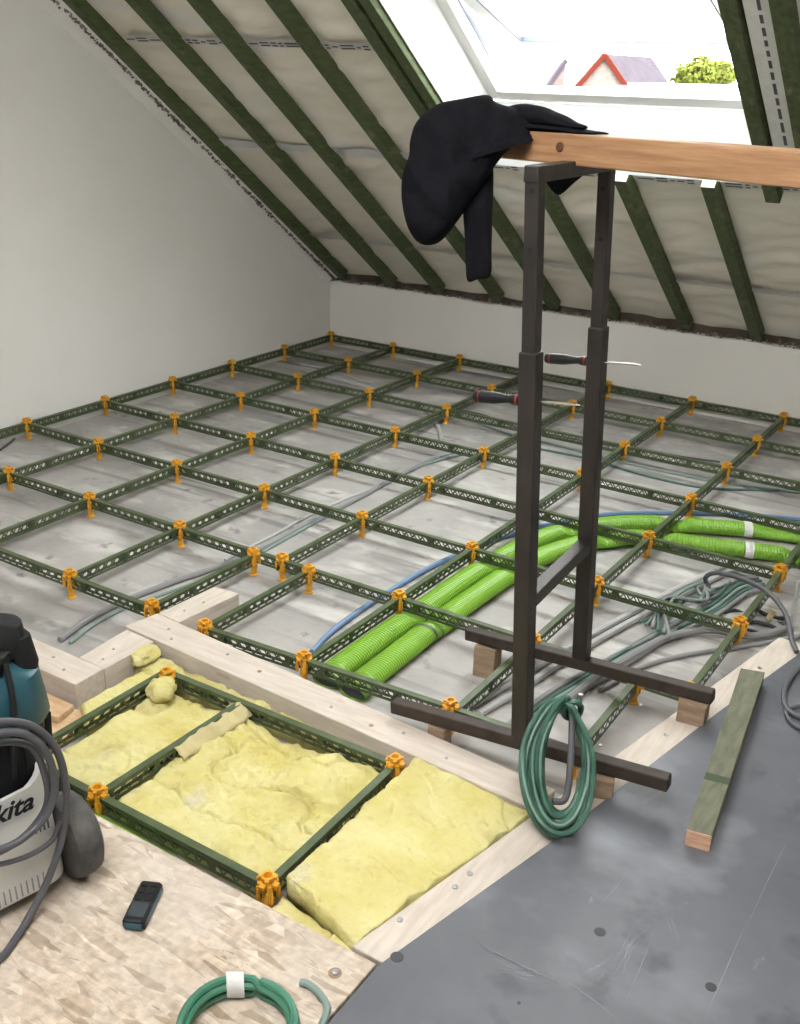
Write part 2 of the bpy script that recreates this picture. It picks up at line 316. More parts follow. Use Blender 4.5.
# front roof slope: beige membrane sheets between/behind the green battens (real wrinkles), each sheet its own piece
ceil = MB()
def slab(m, x0, x1, s0, s1, n0, n1):
    vs = [roof(x, s, n) for n in (n0, n1) for s in (s0, s1) for x in (x0, x1)]
    m.add(vs, [(0, 2, 3, 1), (4, 5, 7, 6), (0, 1, 5, 4), (2, 6, 7, 3), (0, 4, 6, 2), (1, 3, 7, 5)])
for (x0, x1, s0, s1) in ((-0.2, WX0, -0.12, SR), (WX1, XR + .2, -0.12, SR), (WX0, WX1, -0.12, WS0), (WX0, WX1, WS1, SR)): slab(ceil, x0, x1, s0, s1, 0.085, 0.20)
ceiling = struct(ceil.build('ceiling', M_ROOFOUT))
def sheet(x0, x1, s0, s1, dn):
    nxx = max(4, int((x1 - x0) / 0.025)); nss = max(4, int((s1 - s0) / 0.025)); m = MB()
    def fn(a, b):
        x = x0 + (x1 - x0) * a; s = s0 + (s1 - s0) * b
        wv = noise.noise(Vector((x * 1.6, s * 4.5, 2))) * 0.012 + noise.noise(Vector((x * 4 + s * 5, s * 11, 5))) * 0.010 + abs(noise.noise(Vector((x * 2.2, s * 8 - x * 3, 9)))) * 0.020 + noise.noise(Vector((x * 9, s * 26, 4))) * 0.003
        return roof(x, s, 0.058 + dn + min(wv, 0.024))
    m.grid(nxx, nss, fn); o = m.build('membrane_sheet', M_MEMB, ceiling, smooth='all'); return o
rows_s = [(-0.05, 0.485, 0.0), (0.46, 1.47, 0.004), (1.43, 2.27, 0.0), (2.235, 3.3, 0.004), (3.27, 4.4, 0), (4.36, SR, 0.004)]
for (s0, s1, dn) in rows_s:
    sheet(0.0, WX0, s0, s1, dn); sheet(WX1, XR, s0, s1, dn)
    if s1 <= 1.5: sheet(WX0, WX1, s0, min(s1, WS0), dn)
    if s0 > 2.9: sheet(WX0, WX1, s0, s1, dn)
    if s0 < WS1 < s1: sheet(WX0, WX1, WS1, s1, dn)
# printed seam tapes
def tape(x0, x1, s, wd, dn=0.046, slope=0.0):
    m = MB(); n = int((x1 - x0) / 0.04)
    m.grid(n, 2, lambda a, b: roof(x0 + (x1 - x0) * a, s + slope * a + (b - .5) * wd, dn + 0.003 * noise.noise(Vector((a * 20, b * 3, s)))))
    o = m.build('seam_tape', M_TAPE, ceiling, smooth='all')
    d = MB(); x = x0 + 0.02
    while x < x1 - 0.05:
        ln = random.choice((0.03, 0.05, 0.07, 0.02)); a = (x - x0) / (x1 - x0)
        for off in (-0.2, 0.2) if random.random() < .5 else (0,):
            c = [roof(xx, s + slope * a + off * wd + q * 0.0045, dn - 0.004) for q in (-1, 1) for xx in (x, x + ln)]
            d.add(c, [(0, 1, 3, 2)])
        x += ln + 0.012
    d.build('tape_print', M_PRINT, o)
for x0, x1 in ((0.14, 0.44), (0.51, 0.80), (0.87, 1.21), (1.28, 1.575)): tape(x0, x1, 2.285 - 0.03 * (x0 - .14), 0.045, slope=-0.01)
tape(2.02, 2.372, 1.42, 0.05); tape(2.45, 2.76, 1.42, 0.05); tape(2.83, 3.5, 1.42, 0.05); tape(1.645, 1.95, 1.42, 0.05)

def lap(x0, x1, s, wd):
    m = MB(); n = max(3, int((x1 - x0) / 0.03))
    m.grid(n, 3, lambda a, b: roof(x0 + (x1 - x0) * a, s + .012 * noise.noise(Vector((x0 + a * 3, s, 3))) + (b - .5) * wd, 0.047 + 0.012 * abs(noise.noise(Vector((x0 * 5 + a * 6, b * 2, s * 3)))) - .004 * b)); m.build('lap_strip', M_LAP, ceiling, smooth='all')
M_LAP = mat('lap tape with painted sheen', (0.52, 0.535, 0.54), 0.35, col2=(0.66, 0.655, 0.63), scale=6)  # tape over the laps; bluish tone paints in its shading and sheen
BAYS = ((0.115, 0.44), (0.505, 0.795), (0.862, 1.21), (1.275, 1.578), (1.645, 1.95), (2.02, 2.374), (2.44, 2.76), (2.826, 3.175), (3.245, 4.2))
for x0, x1 in BAYS: lap(x0, x1, 0.475, 0.04)
for x0, x1 in BAYS[:4]: lap(x0, x1, 1.45, 0.07)
# strip of taped board beside the right-hand trimmer
m = MB(); slab(m, 3.09, 3.172, 1.6, 3.6, 0.02, 0.06); o = struct(m.build('trim_1', M_TAPE))
d = MB(); s = 1.7
while s < 3.4:
    ln = random.choice((.04, .06, .03)); c = [roof(3.14 + q * .006, t, 0.018) for q in (-1, 1) for t in (s, s + ln)]; d.add(c, [(0, 1, 3, 2)]); s += ln + .02
d.build('tape_print', M_PRINT, o)

m = MB(); m.grid(300, 4, lambda a, b: roof(-0.045 + b * 0.105, a * 5.4, -0.055 + .06 * b ** .6 + 0.006 * noise.noise(Vector((a * 90, b * 2, 1))))); struct(m.build('trim_3', M_PLASTER, smooth='all'))
# rafters (green battens on the slope)
def rafter(x0, wd, s0, s1, dep, label, n0=0.0, cut=False, grp='green roof battens'):
    m = MB(); slab(m, x0, x0 + wd, s0, s1, n0, n0 + dep); o = tag(m.build('roof_batten', M_GREENPAINT, bevel=0.003), label, 'batten', grp)
    if cut:
        e = MB(); slab(e, x0 + .002, x0 + wd - .002, s1 - .004, s1 + 0.003, n0 + .002, n0 + dep - .002); e.build('cut_end', M_CUTEND, o, label='pale sawn cut end')
    return o
rafter(0.055, 0.055, 0.0, 5.5, 0.06, 'green roof batten running up beside the left wall')
for i, (x, lb) in enumerate(((0.445, 'second green roof batten from the left wall'), (0.80, 'third green roof batten from the left wall'), (1.214, 'fourth green roof batten from the left wall'))):
    rafter(x, 0.057, 0.0, 5.5, 0.06, lb)
rafter(1.581, 0.062, 0.0, 5.5, 0.06, 'fifth green roof batten from the left wall, beside the skylight')
rafter(1.668, 0.054, 1.5, 3.2, 0.075, 'paler green trimmer on the left edge of the skylight', n0=-0.006)
rafter(1.955, 0.06, 0.0, 1.47, 0.06, 'short green batten below skylight, seen between the trestle legs', cut=True)
rafter(2.378, 0.06, 0.0, 1.45, 0.06, 'short green batten below skylight, right of the trestle legs', cut=True)
rafter(2.763, 0.06, 0.0, 1.455, 0.06, 'rightmost short green batten below the skylight', cut=True)
rafter(3.022, 0.058, 1.385, 3.6, 0.075, 'green trimmer on the right edge of skylight with free lower end', n0=-0.004, cut=False)
rafter(3.178, 0.062, 0.0, 5.5, 0.06, 'long green roof batten right of the skylight at the photo edge')

# rear slope behind the camera, with an unseen skylight opening put in and sized for fill light
BN = Vector((0, -math.sin(TH), math.cos(TH))); BU = Vector((0, -math.cos(TH), -math.sin(TH)))
def back(x, s, n=0.0): return Vector((x, 0, 0)) + RIDGE + BU * s + BN * n
LB = 5.4; BX0, BX1, BS0, BS1 = 2.6, 4.4, 0.5, 1.6
m = MB()
for (x0, x1, s0, s1) in ((-0.2, BX0, 0, LB), (BX1, XR + .2, 0, LB), (BX0, BX1, 0, BS0), (BX0, BX1, BS1, LB)):
    vs = [back(x, s, n) for n in (0.06, 0.2) for s in (s0, s1) for x in (x0, x1)]
    m.add(vs, [(0, 2, 3, 1), (4, 5, 7, 6), (0, 1, 5, 4), (2, 6, 7, 3), (0, 4, 6, 2), (1, 3, 7, 5)])
struct(m.build('ceiling_rear', M_PLASTER))

# light portals in the two openings (they only guide sky sampling)
def portal(c, xv, yv, sx, sy):
    l = bpy.data.lights.new('portal', 'AREA'); l.shape = 'RECTANGLE'; l.size = sx; l.size_y = sy; l.cycles.is_portal = True
    o = bpy.data.objects.new('skylight_portal', l); COL.objects.link(o); z = xv.cross(yv)
    o.matrix_world = Matrix(((xv.x, yv.x, z.x, c.x), (xv.y, yv.y, z.y, c.y), (xv.z, yv.z, z.z, c.z), (0, 0, 0, 1)))
X = Vector((1, 0, 0))
portal(roof((WX0 + WX1) / 2, (WS0 + WS1) / 2, 0.19), -X, RU, WX1 - WX0, WS1 - WS0)
portal(back((BX0 + BX1) / 2, (BS0 + BS1) / 2, 0.19), X, BU * 1.0, BX1 - BX0, BS1 - BS0)

# skylight: reveal lining, frame, tilted sash with glass
FX0, FX1, FS0, FS1, FN = 1.80, 2.995, 1.70, 2.93, 0.20
win = bpy.data.objects.new('window_1', None); COL.objects.link(win); struct(win); win['label'] = 'white centre-pivot roof window tilted open'
def quadslab(m, a, b, c, d, t):
    a, b, c, d = map(Vector, (a, b, c, d)); n = (b - a).cross(d - a).normalized() * t
    m.add([a, b, c, d, a + n, b + n, c + n, d + n], [(0, 3, 2, 1), (4, 5, 6, 7), (0, 1, 5, 4), (1, 2, 6, 5), (2, 3, 7, 6), (3, 0, 4, 7)])
for (a, b) in (((WX0, WS0, WX0, WS1), (FX0, FS0, FX0, FS1)), ((WX1, WS1, WX1, WS0), (FX1, FS1, FX1, FS0)), ((WX1, WS0, WX0, WS0), (FX1, FS0, FX0, FS0)), ((WX0, WS1, WX1, WS1), (FX0, FS1, FX1, FS1))):
    m = MB(); quadslab(m, roof(a[0], a[1], 0.03), roof(a[2], a[3], 0.03), roof(b[2], b[3], FN), roof(b[0], b[1], FN), -0.012); m.build('reveal_lining', M_LINING, win)
fw = 0.06
for (x0, x1, s0, s1, n1) in ((FX0, FX0 + fw, FS0, FS1, 0.30), (FX1 - fw, FX1, FS0, FS1, 0.30), (FX0 + fw, FX1 - fw, FS0, FS0 + 0.060, 0.24), (FX0 + fw, FX1 - fw, FS1 - 0.075, FS1, 0.30)):
    m = MB(); slab(m, x0, x1, s0, s1, FN, n1); m.build('window_frame', M_WHITE, win, bevel=0.003)
for x in (FX0 + fw, FX1 - fw):
    m = MB(); slab(m, x - .004, x + .004, FS0 + .08, FS1 - .08, 0.255, 0.275); m.build('gasket', M_GASKET, win)
OPEN = math.radians(17); PS = (FS0 + FS1) / 2 + 0.02
def sashp(x, t, n): return roof(x, PS + t * math.cos(OPEN) + n * math.sin(OPEN), 0.225 - t * math.sin(OPEN) + n * math.cos(OPEN))
def sslab(m, x0, x1, t0, t1, n0, n1):
    vs = [sashp(x, t, n) for n in (n0, n1) for t in (t0, t1) for x in (x0, x1)]
    m.add(vs, [(0, 2, 3, 1), (4, 5, 7, 6), (0, 1, 5, 4), (2, 6, 7, 3), (0, 4, 6, 2), (1, 3, 7, 5)])
sx0, sx1, T = FX0 + 0.085, FX1 - 0.055, 0.565
sash = MB(); sslab(sash, sx0, sx0 + .07, -T, T, 0, .055); sslab(sash, sx1 - .07, sx1, -T, T, 0, .055); sslab(sash, sx0, sx1, -T, -T + .08, 0, .055); sslab(sash, sx0, sx1, T - .08, T, 0, .055)
sash = sash.build('sash', M_WHITE, win, bevel=0.003)
g = MB(); sslab(g, sx0 + .068, sx1 - .068, -T + .078, T - .078, .024, .030); g.build('pane', M_GLASS, sash)
g = MB()
for (x0, x1, t0, t1) in ((sx0 + .066, sx0 + .074, -T + .08, T - .08), (sx1 - .074, sx1 - .066, -T + .08, T - .08), (sx0 + .07, sx1 - .07, -T + .076, -T + .085), (sx0 + .07, sx1 - .07, T - .085, T - .076)): sslab(g, x0, x1, t0, t1, -.001, .02)
g.build('glazing_bead', mat('pale glazing bead', (.10, .115, .15), .5), sash)

# ------------------------------------------------------------------ outside the skylight
m = MB(); m.box((0, 150, -8.2), (500, 330, 0.4)); struct(m.build('ground', M_GROUND))  # ground outside, put in to block sky light from below
hs = thing('neighbour_house', 'distant gabled house with red verges and violet tiled roof through the skylight', 'house')
D = 110
def O(u, dep=D): return atd(u, dep)
apex, gl, gr_ = O((604, 58)), O((577, 89)), O((625, 89)); back_v = (O((660, 88), D + 14) - O((640, 88), D)) * 0.8
base = -8.0
def low(p): return Vector((p.x, p.y, base))
m = MB(); bk = FWD * 9; bk.z = 0; sidev = O((650, 60), D + 6) - apex; sidev.z = 0
m.add([apex, gl, low(gl), low(gr_), gr_, apex + sidev, gl + sidev, low(gl + sidev), low(gr_ + sidev), gr_ + sidev], [(0, 1, 2, 3, 4), (5, 9, 8, 7, 6), (1, 6, 7, 2), (4, 3, 8, 9), (0, 5, 6, 1), (0, 4, 9, 5)])
m.build('wall', M_BRICK, hs)
for (a, b) in ((apex, gl), (apex, gr_)):
    m = MB(); ov = (b - a).normalized(); up = Vector((0, 0, 0.25)); quadslab(m, a + up, b + ov * .5 + up, b + ov * .5 + sidev + up, a + sidev + up, 0.2); m.build('roof_slope', M_SLATE, hs)
    m = MB(); m.bar(a + Vector((0, 0, .2)) - FWD * .3, b + ov * .5 + Vector((0, 0, .2)) - FWD * .3, 0.35, 0.5); m.build('verge', M_REDTRIM, hs)
m = MB(); m.bar(gr_ - FWD * .4, gr_ + sidev * 1.4 - FWD * .4, .3, .4); m.build('gutter', M_REDTRIM, hs)
rebase(hs, low(apex))
h2 = MB(); a = O((545, 92), 70); b_ = O((566, 62), 70); q = FWD * 8; q.z = 0
h2.add([a, b_, b_ + q, a + q, low(a), low(b_), low(b_ + q), low(a + q)], [(0, 1, 2, 3), (4, 7, 6, 5), (0, 4, 5, 1), (1, 5, 6, 2), (2, 6, 7, 3), (3, 7, 4, 0)])
nb = thing('neighbour_gable', 'pale roof edge of a nearer house left of the red gable', 'house'); h2.build('wall', M_BRICK, nb)
m = MB(); m.bar(a + Vector((0, 0, .1)), b_ + Vector((0, 0, .1)), .25, .3); m.build('roof_edge', M_SLATE, nb)
rebase(nb, low(a))
m = MB(); a = O((628, 85), 60); b_ = O((760, 88), 60); q = FWD * 5; q.z = 0
bd = thing('flat_roof_building', 'low flat-roofed building with dark roof edge under the garden tree', 'building')
m.add([a, b_, b_ + q, a + q, low(a), low(b_), low(b_ + q), low(a + q)], [(0, 1, 2, 3), (4, 7, 6, 5), (0, 4, 5, 1), (1, 5, 6, 2), (2, 6, 7, 3), (3, 7, 4, 0)]); m.build('wall', M_BRICK, bd)
m = MB(); m.bar(a, b_, .3, .3); m.build('roof_edge', M_GASKET, bd)
rebase(bd, low(a))
tr = thing('garden_tree', 'yellow-green leafy tree beyond the skylight, right of the house', 'tree')
m = MB(); cc = O((706, 76), 85); rx = 36 / FPX * 85
for i in range(2600):
    d = Vector((random.gauss(0, 1), random.gauss(0, 1), random.gauss(0, 1))).normalized() * (random.random() ** 0.4)
    lump = 0.85 + 0.3 * noise.noise(d * 2.5)
    p = cc + Vector((d.x * rx, d.y * rx, d.z * rx * 0.52)) * lump; s = 0.16 + random.random() * 0.14
    a1 = Vector((random.gauss(0, 1), random.gauss(0, 1), random.gauss(0, 1))).normalized(); b1 = a1.orthogonal().normalized()
    m.add([p - a1 * s, p + b1 * s * .6, p + a1 * s, p - b1 * s * .6], [(0, 1, 2, 3)])
fo = m.build('foliage', M_LEAF, tr); fo['kind'] = 'stuff'
m = MB(); m.tube([low(cc), cc - Vector((0, 0, 1)), cc], 0.3, 8, rr=[.35, .25, .1]); m.build('trunk', M_BLOCK, tr)
rebase(tr, low(cc))

# ------------------------------------------------------------------ raised floor grid: green perforated battens on orange clips
BW, BH = 0.020, 0.042
BCACHE = {}
def batten_mesh(L):
    key = round(L, 2)
    if key in BCACHE: return BCACHE[key]
    m = MB(); t = 0.0018
    m.box((L / 2, 0, -t / 2), (L, BW, t))
    for sy in (-1, 1):
        y = sy * (BW / 2 - t / 2)
        m.box((L / 2, y, -0.0045 - t / 2), (L, t, 0.009)); m.box((L / 2, y, -BH + 0.0045), (L, t, 0.009))
        n = max(2, int(L / 0.018)); st = L / n; z0, z1 = -BH + 0.008, -0.009
        for i in range(n):
            xa, xb = i * st, (i + 1) * st; za, zb = (z0, z1) if i % 2 == 0 else (z1, z0)
            m.bar((xa, y, za), (xb, y, zb), 0.0040, t, up=(0, 1, 0))
        for i in range(int(L / 0.25) + 1):               # small solid plates at regular spacing
            x = min(L - .012, max(.012, i * 0.25 + 0.06)); m.box((x, y, (z0 + z1) / 2), (0.018, t, z1 - z0 + .004))
    BCACHE[key] = m.mesh('floor_batten', M_BATTEN); return BCACHE[key]
def batten(a, b, label, grp, z=ZT):
    a = Vector((a[0], a[1], z)); b = Vector((b[0], b[1], z)); L = (b - a).length
    o = link('floor_batten', batten_mesh(L), None, a, math.atan2(b.y - a.y, b.x - a.x)); return tag(o, label, 'batten', grp)
# long battens parallel to the left wall
LONG = {0: (0, -3.6), 1: (0, -3.53), 2: (0, -3.53), 3: (0, -3.533), 4: (0, -3.02), 5: (0, -3.51), 6: (0, -3.48), 7: (0, -2.985)}
for b, (y0, y1) in LONG.items():
    nm = 'long green perforated floor batten lying against the left wall' if b == 0 else '%s long green floor batten counted from the left wall' % ORD[b]
    batten((b * G, y0 + (0.02 if b else .02)), (b * G, y1), nm, 'long floor battens')
batten((1.886, -3.03), (1.886, -3.53), 'short lengthwise green batten ending at the pale timber, left of another', 'extra floor battens')
batten((2.128, -3.03), (2.12, -3.53), 'short lengthwise green batten just right of the stub timber', 'extra floor battens')
batten((3.35, -3.03), (3.356, -3.47), 'short lengthwise green batten running behind the green hose coil', 'extra floor battens')
ROWN = ['along the knee wall'] + ['%s row from the knee wall' % ORD[i] for i in range(1, 9)]
gap = BW / 2 + 0.001
for r in range(0, 8):
    lo, hi = 0, 7
    if r == 7: lo, hi = 0, 3
    for b in range(lo, hi):
        y = -r * G if r < 7 else -3.533
        batten((b * G + gap, y), ((b + 1) * G - gap, y), 'short green batten, %s, between %s and %s long battens' % (ROWN[r].replace('the ', ''), ORD[b], ORD[b + 1]), 'cross battens')
for r in range(0, 4):
    batten((3.5 + gap, -r * G), (4.4, -r * G), 'green batten, %s, leaving the photo at the right edge' % ROWN[r], 'cross battens')
batten((1.5 + gap, -3.533), (1.886 - gap, -3.533), 'green batten ending at the pale stub timber', 'cross battens')
batten((2.12 + gap, -3.532), (2.492 - gap, -3.512), 'green batten along pale trimmer timber, left of the ducts', 'cross battens')
batten((2.492 + gap, -3.507), (2.981 - gap, -3.478), 'green batten crossing over the cut ends of the lime ducts', 'cross battens')
batten((2.981 + gap, -3.477), (3.345 - gap, -3.462), 'green batten under the front trestle foot bar', 'cross battens')

# orange clip: foot, stem, cross-shaped head and ring
cm = {}
m = MB(); m.lathe([(0.016, ZF), (0.016, ZF + 0.003), (0.011, ZF + 0.006), (0.0105, ZF + 0.008)], 14); cm['foot'] = m.mesh('foot', M_CLIP, True)
m = MB(); m.lathe([(0.0105, ZF + 0.006), (0.0105, 0.054), (0.0140, 0.058), (0.0140, 0.072), (0.011, 0.076), (0.011, 0.112)], 12); cm['stem'] = m.mesh('stem', M_CLIP, True)
m = MB()
for k_ in range(4):
    R2 = Matrix.Rotation(k_ * math.pi / 2, 3, 'Z')
    for sy in (-1, 1):
        m.box(R2 @ Vector((0.0175, sy * 0.0130, 0.088)), (0.009, 0.004, 0.030), R2)   # cheeks hugging the batten
    m.box(R2 @ Vector((0.020, 0, 0.1155)), (0.013, 0.014, 0.007), R2)                  # petals over the batten top
    R = Matrix.Rotation(k_ * math.pi / 2 + math.pi / 4, 3, 'Z')
    m.box(R @ Vector((0.0175, 0, 0.104)), (0.011, 0.009, 0.026), R)                    # corner ears
cm['clip_head'] = m.mesh('clip_head', M_CLIP)
m = MB(); m.lathe([(0.0115, 0.110), (0.0105, 0.120), (0.0150, 0.125), (0.0150, 0.133), (0.0100, 0.133), (0.0090, 0.118), (0.0, 0.118)], 14); cm['ring'] = m.mesh('ring', M_CLIP, True)
m = MB()
for k_ in range(4):
    R2 = Matrix.Rotation(k_ * math.pi / 2 + .5, 3, 'Z'); m.box(R2 @ Vector((0.0165, 0, 0.128)), (0.008, 0.008, 0.007), R2)
cm['lug'] = m.mesh('lug', M_CLIP)
def clip(x, y, label, sc=1.0):
    t = thing('batten_clip', label, 'clip', (x, y, 0), 'orange clips on the batten grid')
    for nme in ('foot', 'stem', 'clip_head', 'ring', 'lug'):
        o = link(nme, cm[nme], t)
    t.rotation_euler.z = random.uniform(-.06, .06); return t
for r in range(0, 8):
    for b in range(0, 8):
        if r == 7 and b > 3: continue
        if r < 4 and b > 7: continue
        if r == 7 and b == 0: continue
        y = -r * G if r < 7 else -3.533
        wh = 'touching the left wall' if b == 0 else '%s from the left wall' % ORD[b]
        clip(b * G, y, 'orange clip %s, %s' % (wh, ROWN[r]))
clip(1.886, -3.53, 'orange clip touching the pale stub timber at its left')
clip(1.886, -3.024, 'orange clip just left of another at the end of a long batten')
clip(2.12, -3.532, 'orange clip at the corner beside the stub timber, right side')
clip(2.135, -3.02, 'orange clip just right of another in the seventh row')
clip(2.492, -3.507, 'orange clip left of the cut duct ends, by the pale trimmer')
clip(2.981, -3.477, 'orange clip behind the left half of the front trestle foot bar')
clip(3.35, -3.028, 'orange clip under the back trestle foot bar near its right block')
clip(3.352, -3.465, 'orange clip half hidden behind the green hose coil')

# ------------------------------------------------------------------ sawn timbers around the opening
def plank(name, top, z0, z1, mt, label, cat='timber', grp=None, bevel=0.003):
    m = MB(); m.prism(top, z0, z1); return tag(m.build(name, mt, bevel=bevel), label, cat, grp)
def screws(parent, pts, z, r=0.006):
    for p in pts:
        m = MB(); m.lathe([(r, -0.001), (r, 0.002), (r * .5, 0.0005), (0, 0.0005)], 10, (p[0], p[1], z)); m.build('screw', M_ZINC, parent, smooth=True)
def knots(parent, pts, z, r=0.007):
    for p in pts:
        m = MB(); m.lathe([(r, -0.002), (r, 0.0006), (0, 0.0006)], 10, (p[0], p[1], z)); m.build('knot', M_BLOCK, parent)
T1 = plank('trimmer_timber', [(1.945, -3.565), (3.385, -3.655), (3.375, -3.755), (1.925, -3.685)], ZF, 0.118, M_SAWN, 'long pale sawn trimmer timber between concrete floor and insulation')
screws(T1, [(2.05, -3.62), (2.1, -3.66), (2.30, -3.63), (2.72, -3.68), (2.95, -3.67), (3.1, -3.7)], 0.118, 0.005)
knots(T1, [(2.44, -3.65), (2.86, -3.69)], 0.118)
T2 = plank('stub_timber', [(1.958, -3.312), (2.060, -3.302), (2.040, -3.566), (1.945, -3.560)], ZF, 0.116, M_SAWNA, 'short pale stub timber reaching onto the concrete beyond the trimmer')
screws(T2, [(2.0, -3.5), (2.01, -3.42)], 0.116, .004)
T2b = plank('short_timber', [(1.940, -3.690), (2.062, -3.696), (2.064, -3.895), (1.955, -3.893)], 0.02, 0.114, M_SAWNA, 'short pale timber joining trimmer to the timber behind the vacuum')
screws(T2b, [(2.0, -3.8), (2.02, -3.86)], 0.114, .004)
T3 = plank('side_timber', [(0.9, -3.905), (2.066, -3.898), (2.068, -4.005), (0.9, -4.02)], 0.02, 0.118, M_SAWN, 'pale sawn timber running left behind the vacuum cleaner')
screws(T3, [(1.9, -3.94), (1.98, -3.97)], 0.118, .005)
SF = plank('subfloor_board', [(1.5, -4.02), (2.16, -4.02), (2.16, -4.33), (1.5, -4.33)], ZF, 0.050, M_BROWN, 'brown wooden board in the opening beside the vacuum', 'board')
plank('board_scrap', [(1.7, -4.03), (2.085, -4.03), (2.10, -4.10), (1.7, -4.12)], 0.051, 0.071, M_BROWN, 'brown offcut lying below the end of the side timber', 'board')
PL = plank('edge_plank', [(3.262, -4.345), (3.37, -4.345), (3.735, -2.52), (3.630, -2.515)], ZF, 0.110, M_SAWNA, 'pale screwed plank along the edge of the grey board')
dv = Vector((0.369, 1.828)); nrm = Vector((0.98, -0.2))
pts = []
for u in ((400, 920), (455, 887), (470, 874), (600, 745), (640, 705), (666, 735), (741, 679), (719, 655), (760, 668), (553, 812)):
    P_ = onz(u, 0.11); pts.append((P_.x, P_.y))
screws(PL, pts, 0.110, 0.007)

# battens inside the opening
Z2 = ZT
batten((2.21, -3.81), (2.21, -4.36), 'green batten on the left side of the insulated bay, by the vacuum', 'battens of the insulated bay')
batten((2.21, -3.796), (3.0 - gap, -3.786), 'green batten at the far side of the insulation, along the trimmer', 'battens of the insulated bay')
batten((2.495, -3.81), (2.486, -4.285), 'green batten between the two insulation bays, half covered', 'battens of the insulated bay')
batten((3.0, -3.775), (3.012, -4.303), 'green batten left of the thick yellow insulation slab', 'battens of the insulated bay')
batten((2.05, -4.30), (3.012 - gap, -4.303), 'green batten along the strand board edge with duct below', 'battens of the insulated bay')
clip(2.235, -3.815, 'orange clip beside the torn yellow wool chunk')
clip(3.0, -3.786, 'orange clip at the far corner of the thick insulation slab')
clip(3.012, -4.303, 'orange clip at the near corner of insulation by the strand board edge')
clip(2.486, -4.302, 'orange clip on the batten along the strand board, nearest vacuum')

# ------------------------------------------------------------------ insulation
def wool(name, quad, z, thick, label, seed, amp=0.012, nx=46, ny=40, edge=0.012, m_=M_WOOL, hump=None):
    q = [Vector(p) for p in quad]; m = MB()
    def pos(a, b):
        p = q[0].lerp(q[1], a).lerp(q[3].lerp(q[2], a), b)
        e = min(a, 1 - a, b, 1 - b); rag = max(0, 1 - e / 0.04)
        n1 = noise.noise(Vector((p.x * 5, p.y * 5, seed))); n2 = noise.noise(Vector((p.x * 16, p.y * 16, seed + 3))); n3 = noise.noise(Vector((p.x * 45, p.y * 45, seed + 6)))
        wx = p.x + .05 * noise.noise(Vector((p.x * 7, p.y * 7, seed))); cr = max(0, 1 - abs(noise.noise(Vector((wx * 5.0, p.y * 6.5, seed + 11)))) * 16)            # creases
        h = amp * (n1 * 1.2 + n2 * 0.7 + n3 * 0.40) - cr * amp * 0.9 - rag ** 2 * edge
        if hump: h += hump(p.x, p.y)
        j = Vector((noise.noise(Vector((p.x * 20, p.y * 20, seed + 20))), noise.noise(Vector((p.x * 20, p.y * 20, seed + 30))))) * 0.008 * rag
        return p.x + j.x, p.y + j.y, h
    top = []
    for jx in range(ny + 1):
        for ix in range(nx + 1):
            x, y, h = pos(ix / nx, jx / ny); top.append((x, y, z + h))
    W = nx + 1; m.add(top, [(j * W + i, j * W + i + 1, (j + 1) * W + i + 1, (j + 1) * W + i) for j in range(ny) for i in range(nx)])
    rim = [(i, 0) for i in range(nx)] + [(nx, j) for j in range(ny)] + [(nx - i, ny) for i in range(nx)] + [(0, ny - j) for j in range(ny)]
    o = len(m.v); k = len(rim)
    for (i, j) in rim: x, y, zz = top[j * W + i]; m.v.append((x, y, z - thick))
    for t_ in range(k):
        a = rim[t_]; b = rim[(t_ + 1) % k]; m.f.append((a[1] * W + a[0], b[1] * W + b[0], o + (t_ + 1) % k, o + t_)); m.mi.append(0)
    m.f.append(tuple(range(o, o + k))); m.mi.append(0)
    return tag(m.build(name, m_, smooth='all'), label, 'insulation')
wool('insulation_batt', [(2.228, -3.815), (2.483, -3.815), (2.475, -4.285), (2.228, -4.285)], 0.075, 0.07, 'flat yellow insulation batt in left bay, nearest the vacuum', 1.3, 0.014, 70, 80)
lip = lambda x, y: 0.014 * math.exp(-((y + 3.86) / .05) ** 2) * max(0, noise.noise(Vector((x * 9, 2, 4))) + .25)
wool('insulation_batt', [(2.503, -3.812), (2.985, -3.805), (2.995, -4.285), (2.503, -4.285)], 0.080, 0.08, 'creased yellow insulation batt filling the middle bay', 4.1, 0.022, 110, 100, hump=lip)
wool('insulation_slab', [(3.03, -3.715), (3.368, -3.765), (3.262, -4.33), (3.03, -4.262)], 0.112, 0.075, 'thick yellow insulation slab right of the batten, touching the plank', 8.7, 0.009, 90, 90, 0.004)
wool('insulation_slab_under', [(3.03, -4.275), (3.195, -4.305), (3.195, -4.42), (3.03, -4.42)], 0.078, 0.05, 'lower yellow insulation piece below the near clip corner', 9.9, 0.008, 16, 12)
wool('insulation_piece', [(3.198, -4.315), (3.258, -4.33), (3.258, -4.43), (3.198, -4.43)], 0.090, 0.06, 'small yellow insulation piece under the end of the edge plank', 12.2, 0.006, 12, 14)
wool('insulation_strip', [(2.075, -3.705), (2.98, -3.745), (2.98, -3.775), (2.075, -3.785)], 0.078, 0.07, 'narrow yellow insulation strip squeezed between trimmer and far batten', 15.2, 0.014, 70, 8)
wool('insulation_strip', [(2.10, -3.79), (2.195, -3.79), (2.195, -4.08), (2.10, -4.02)], 0.070, 0.06, 'narrow yellow insulation strip left of the bay, by short timber', 17.2, 0.010, 10, 30)
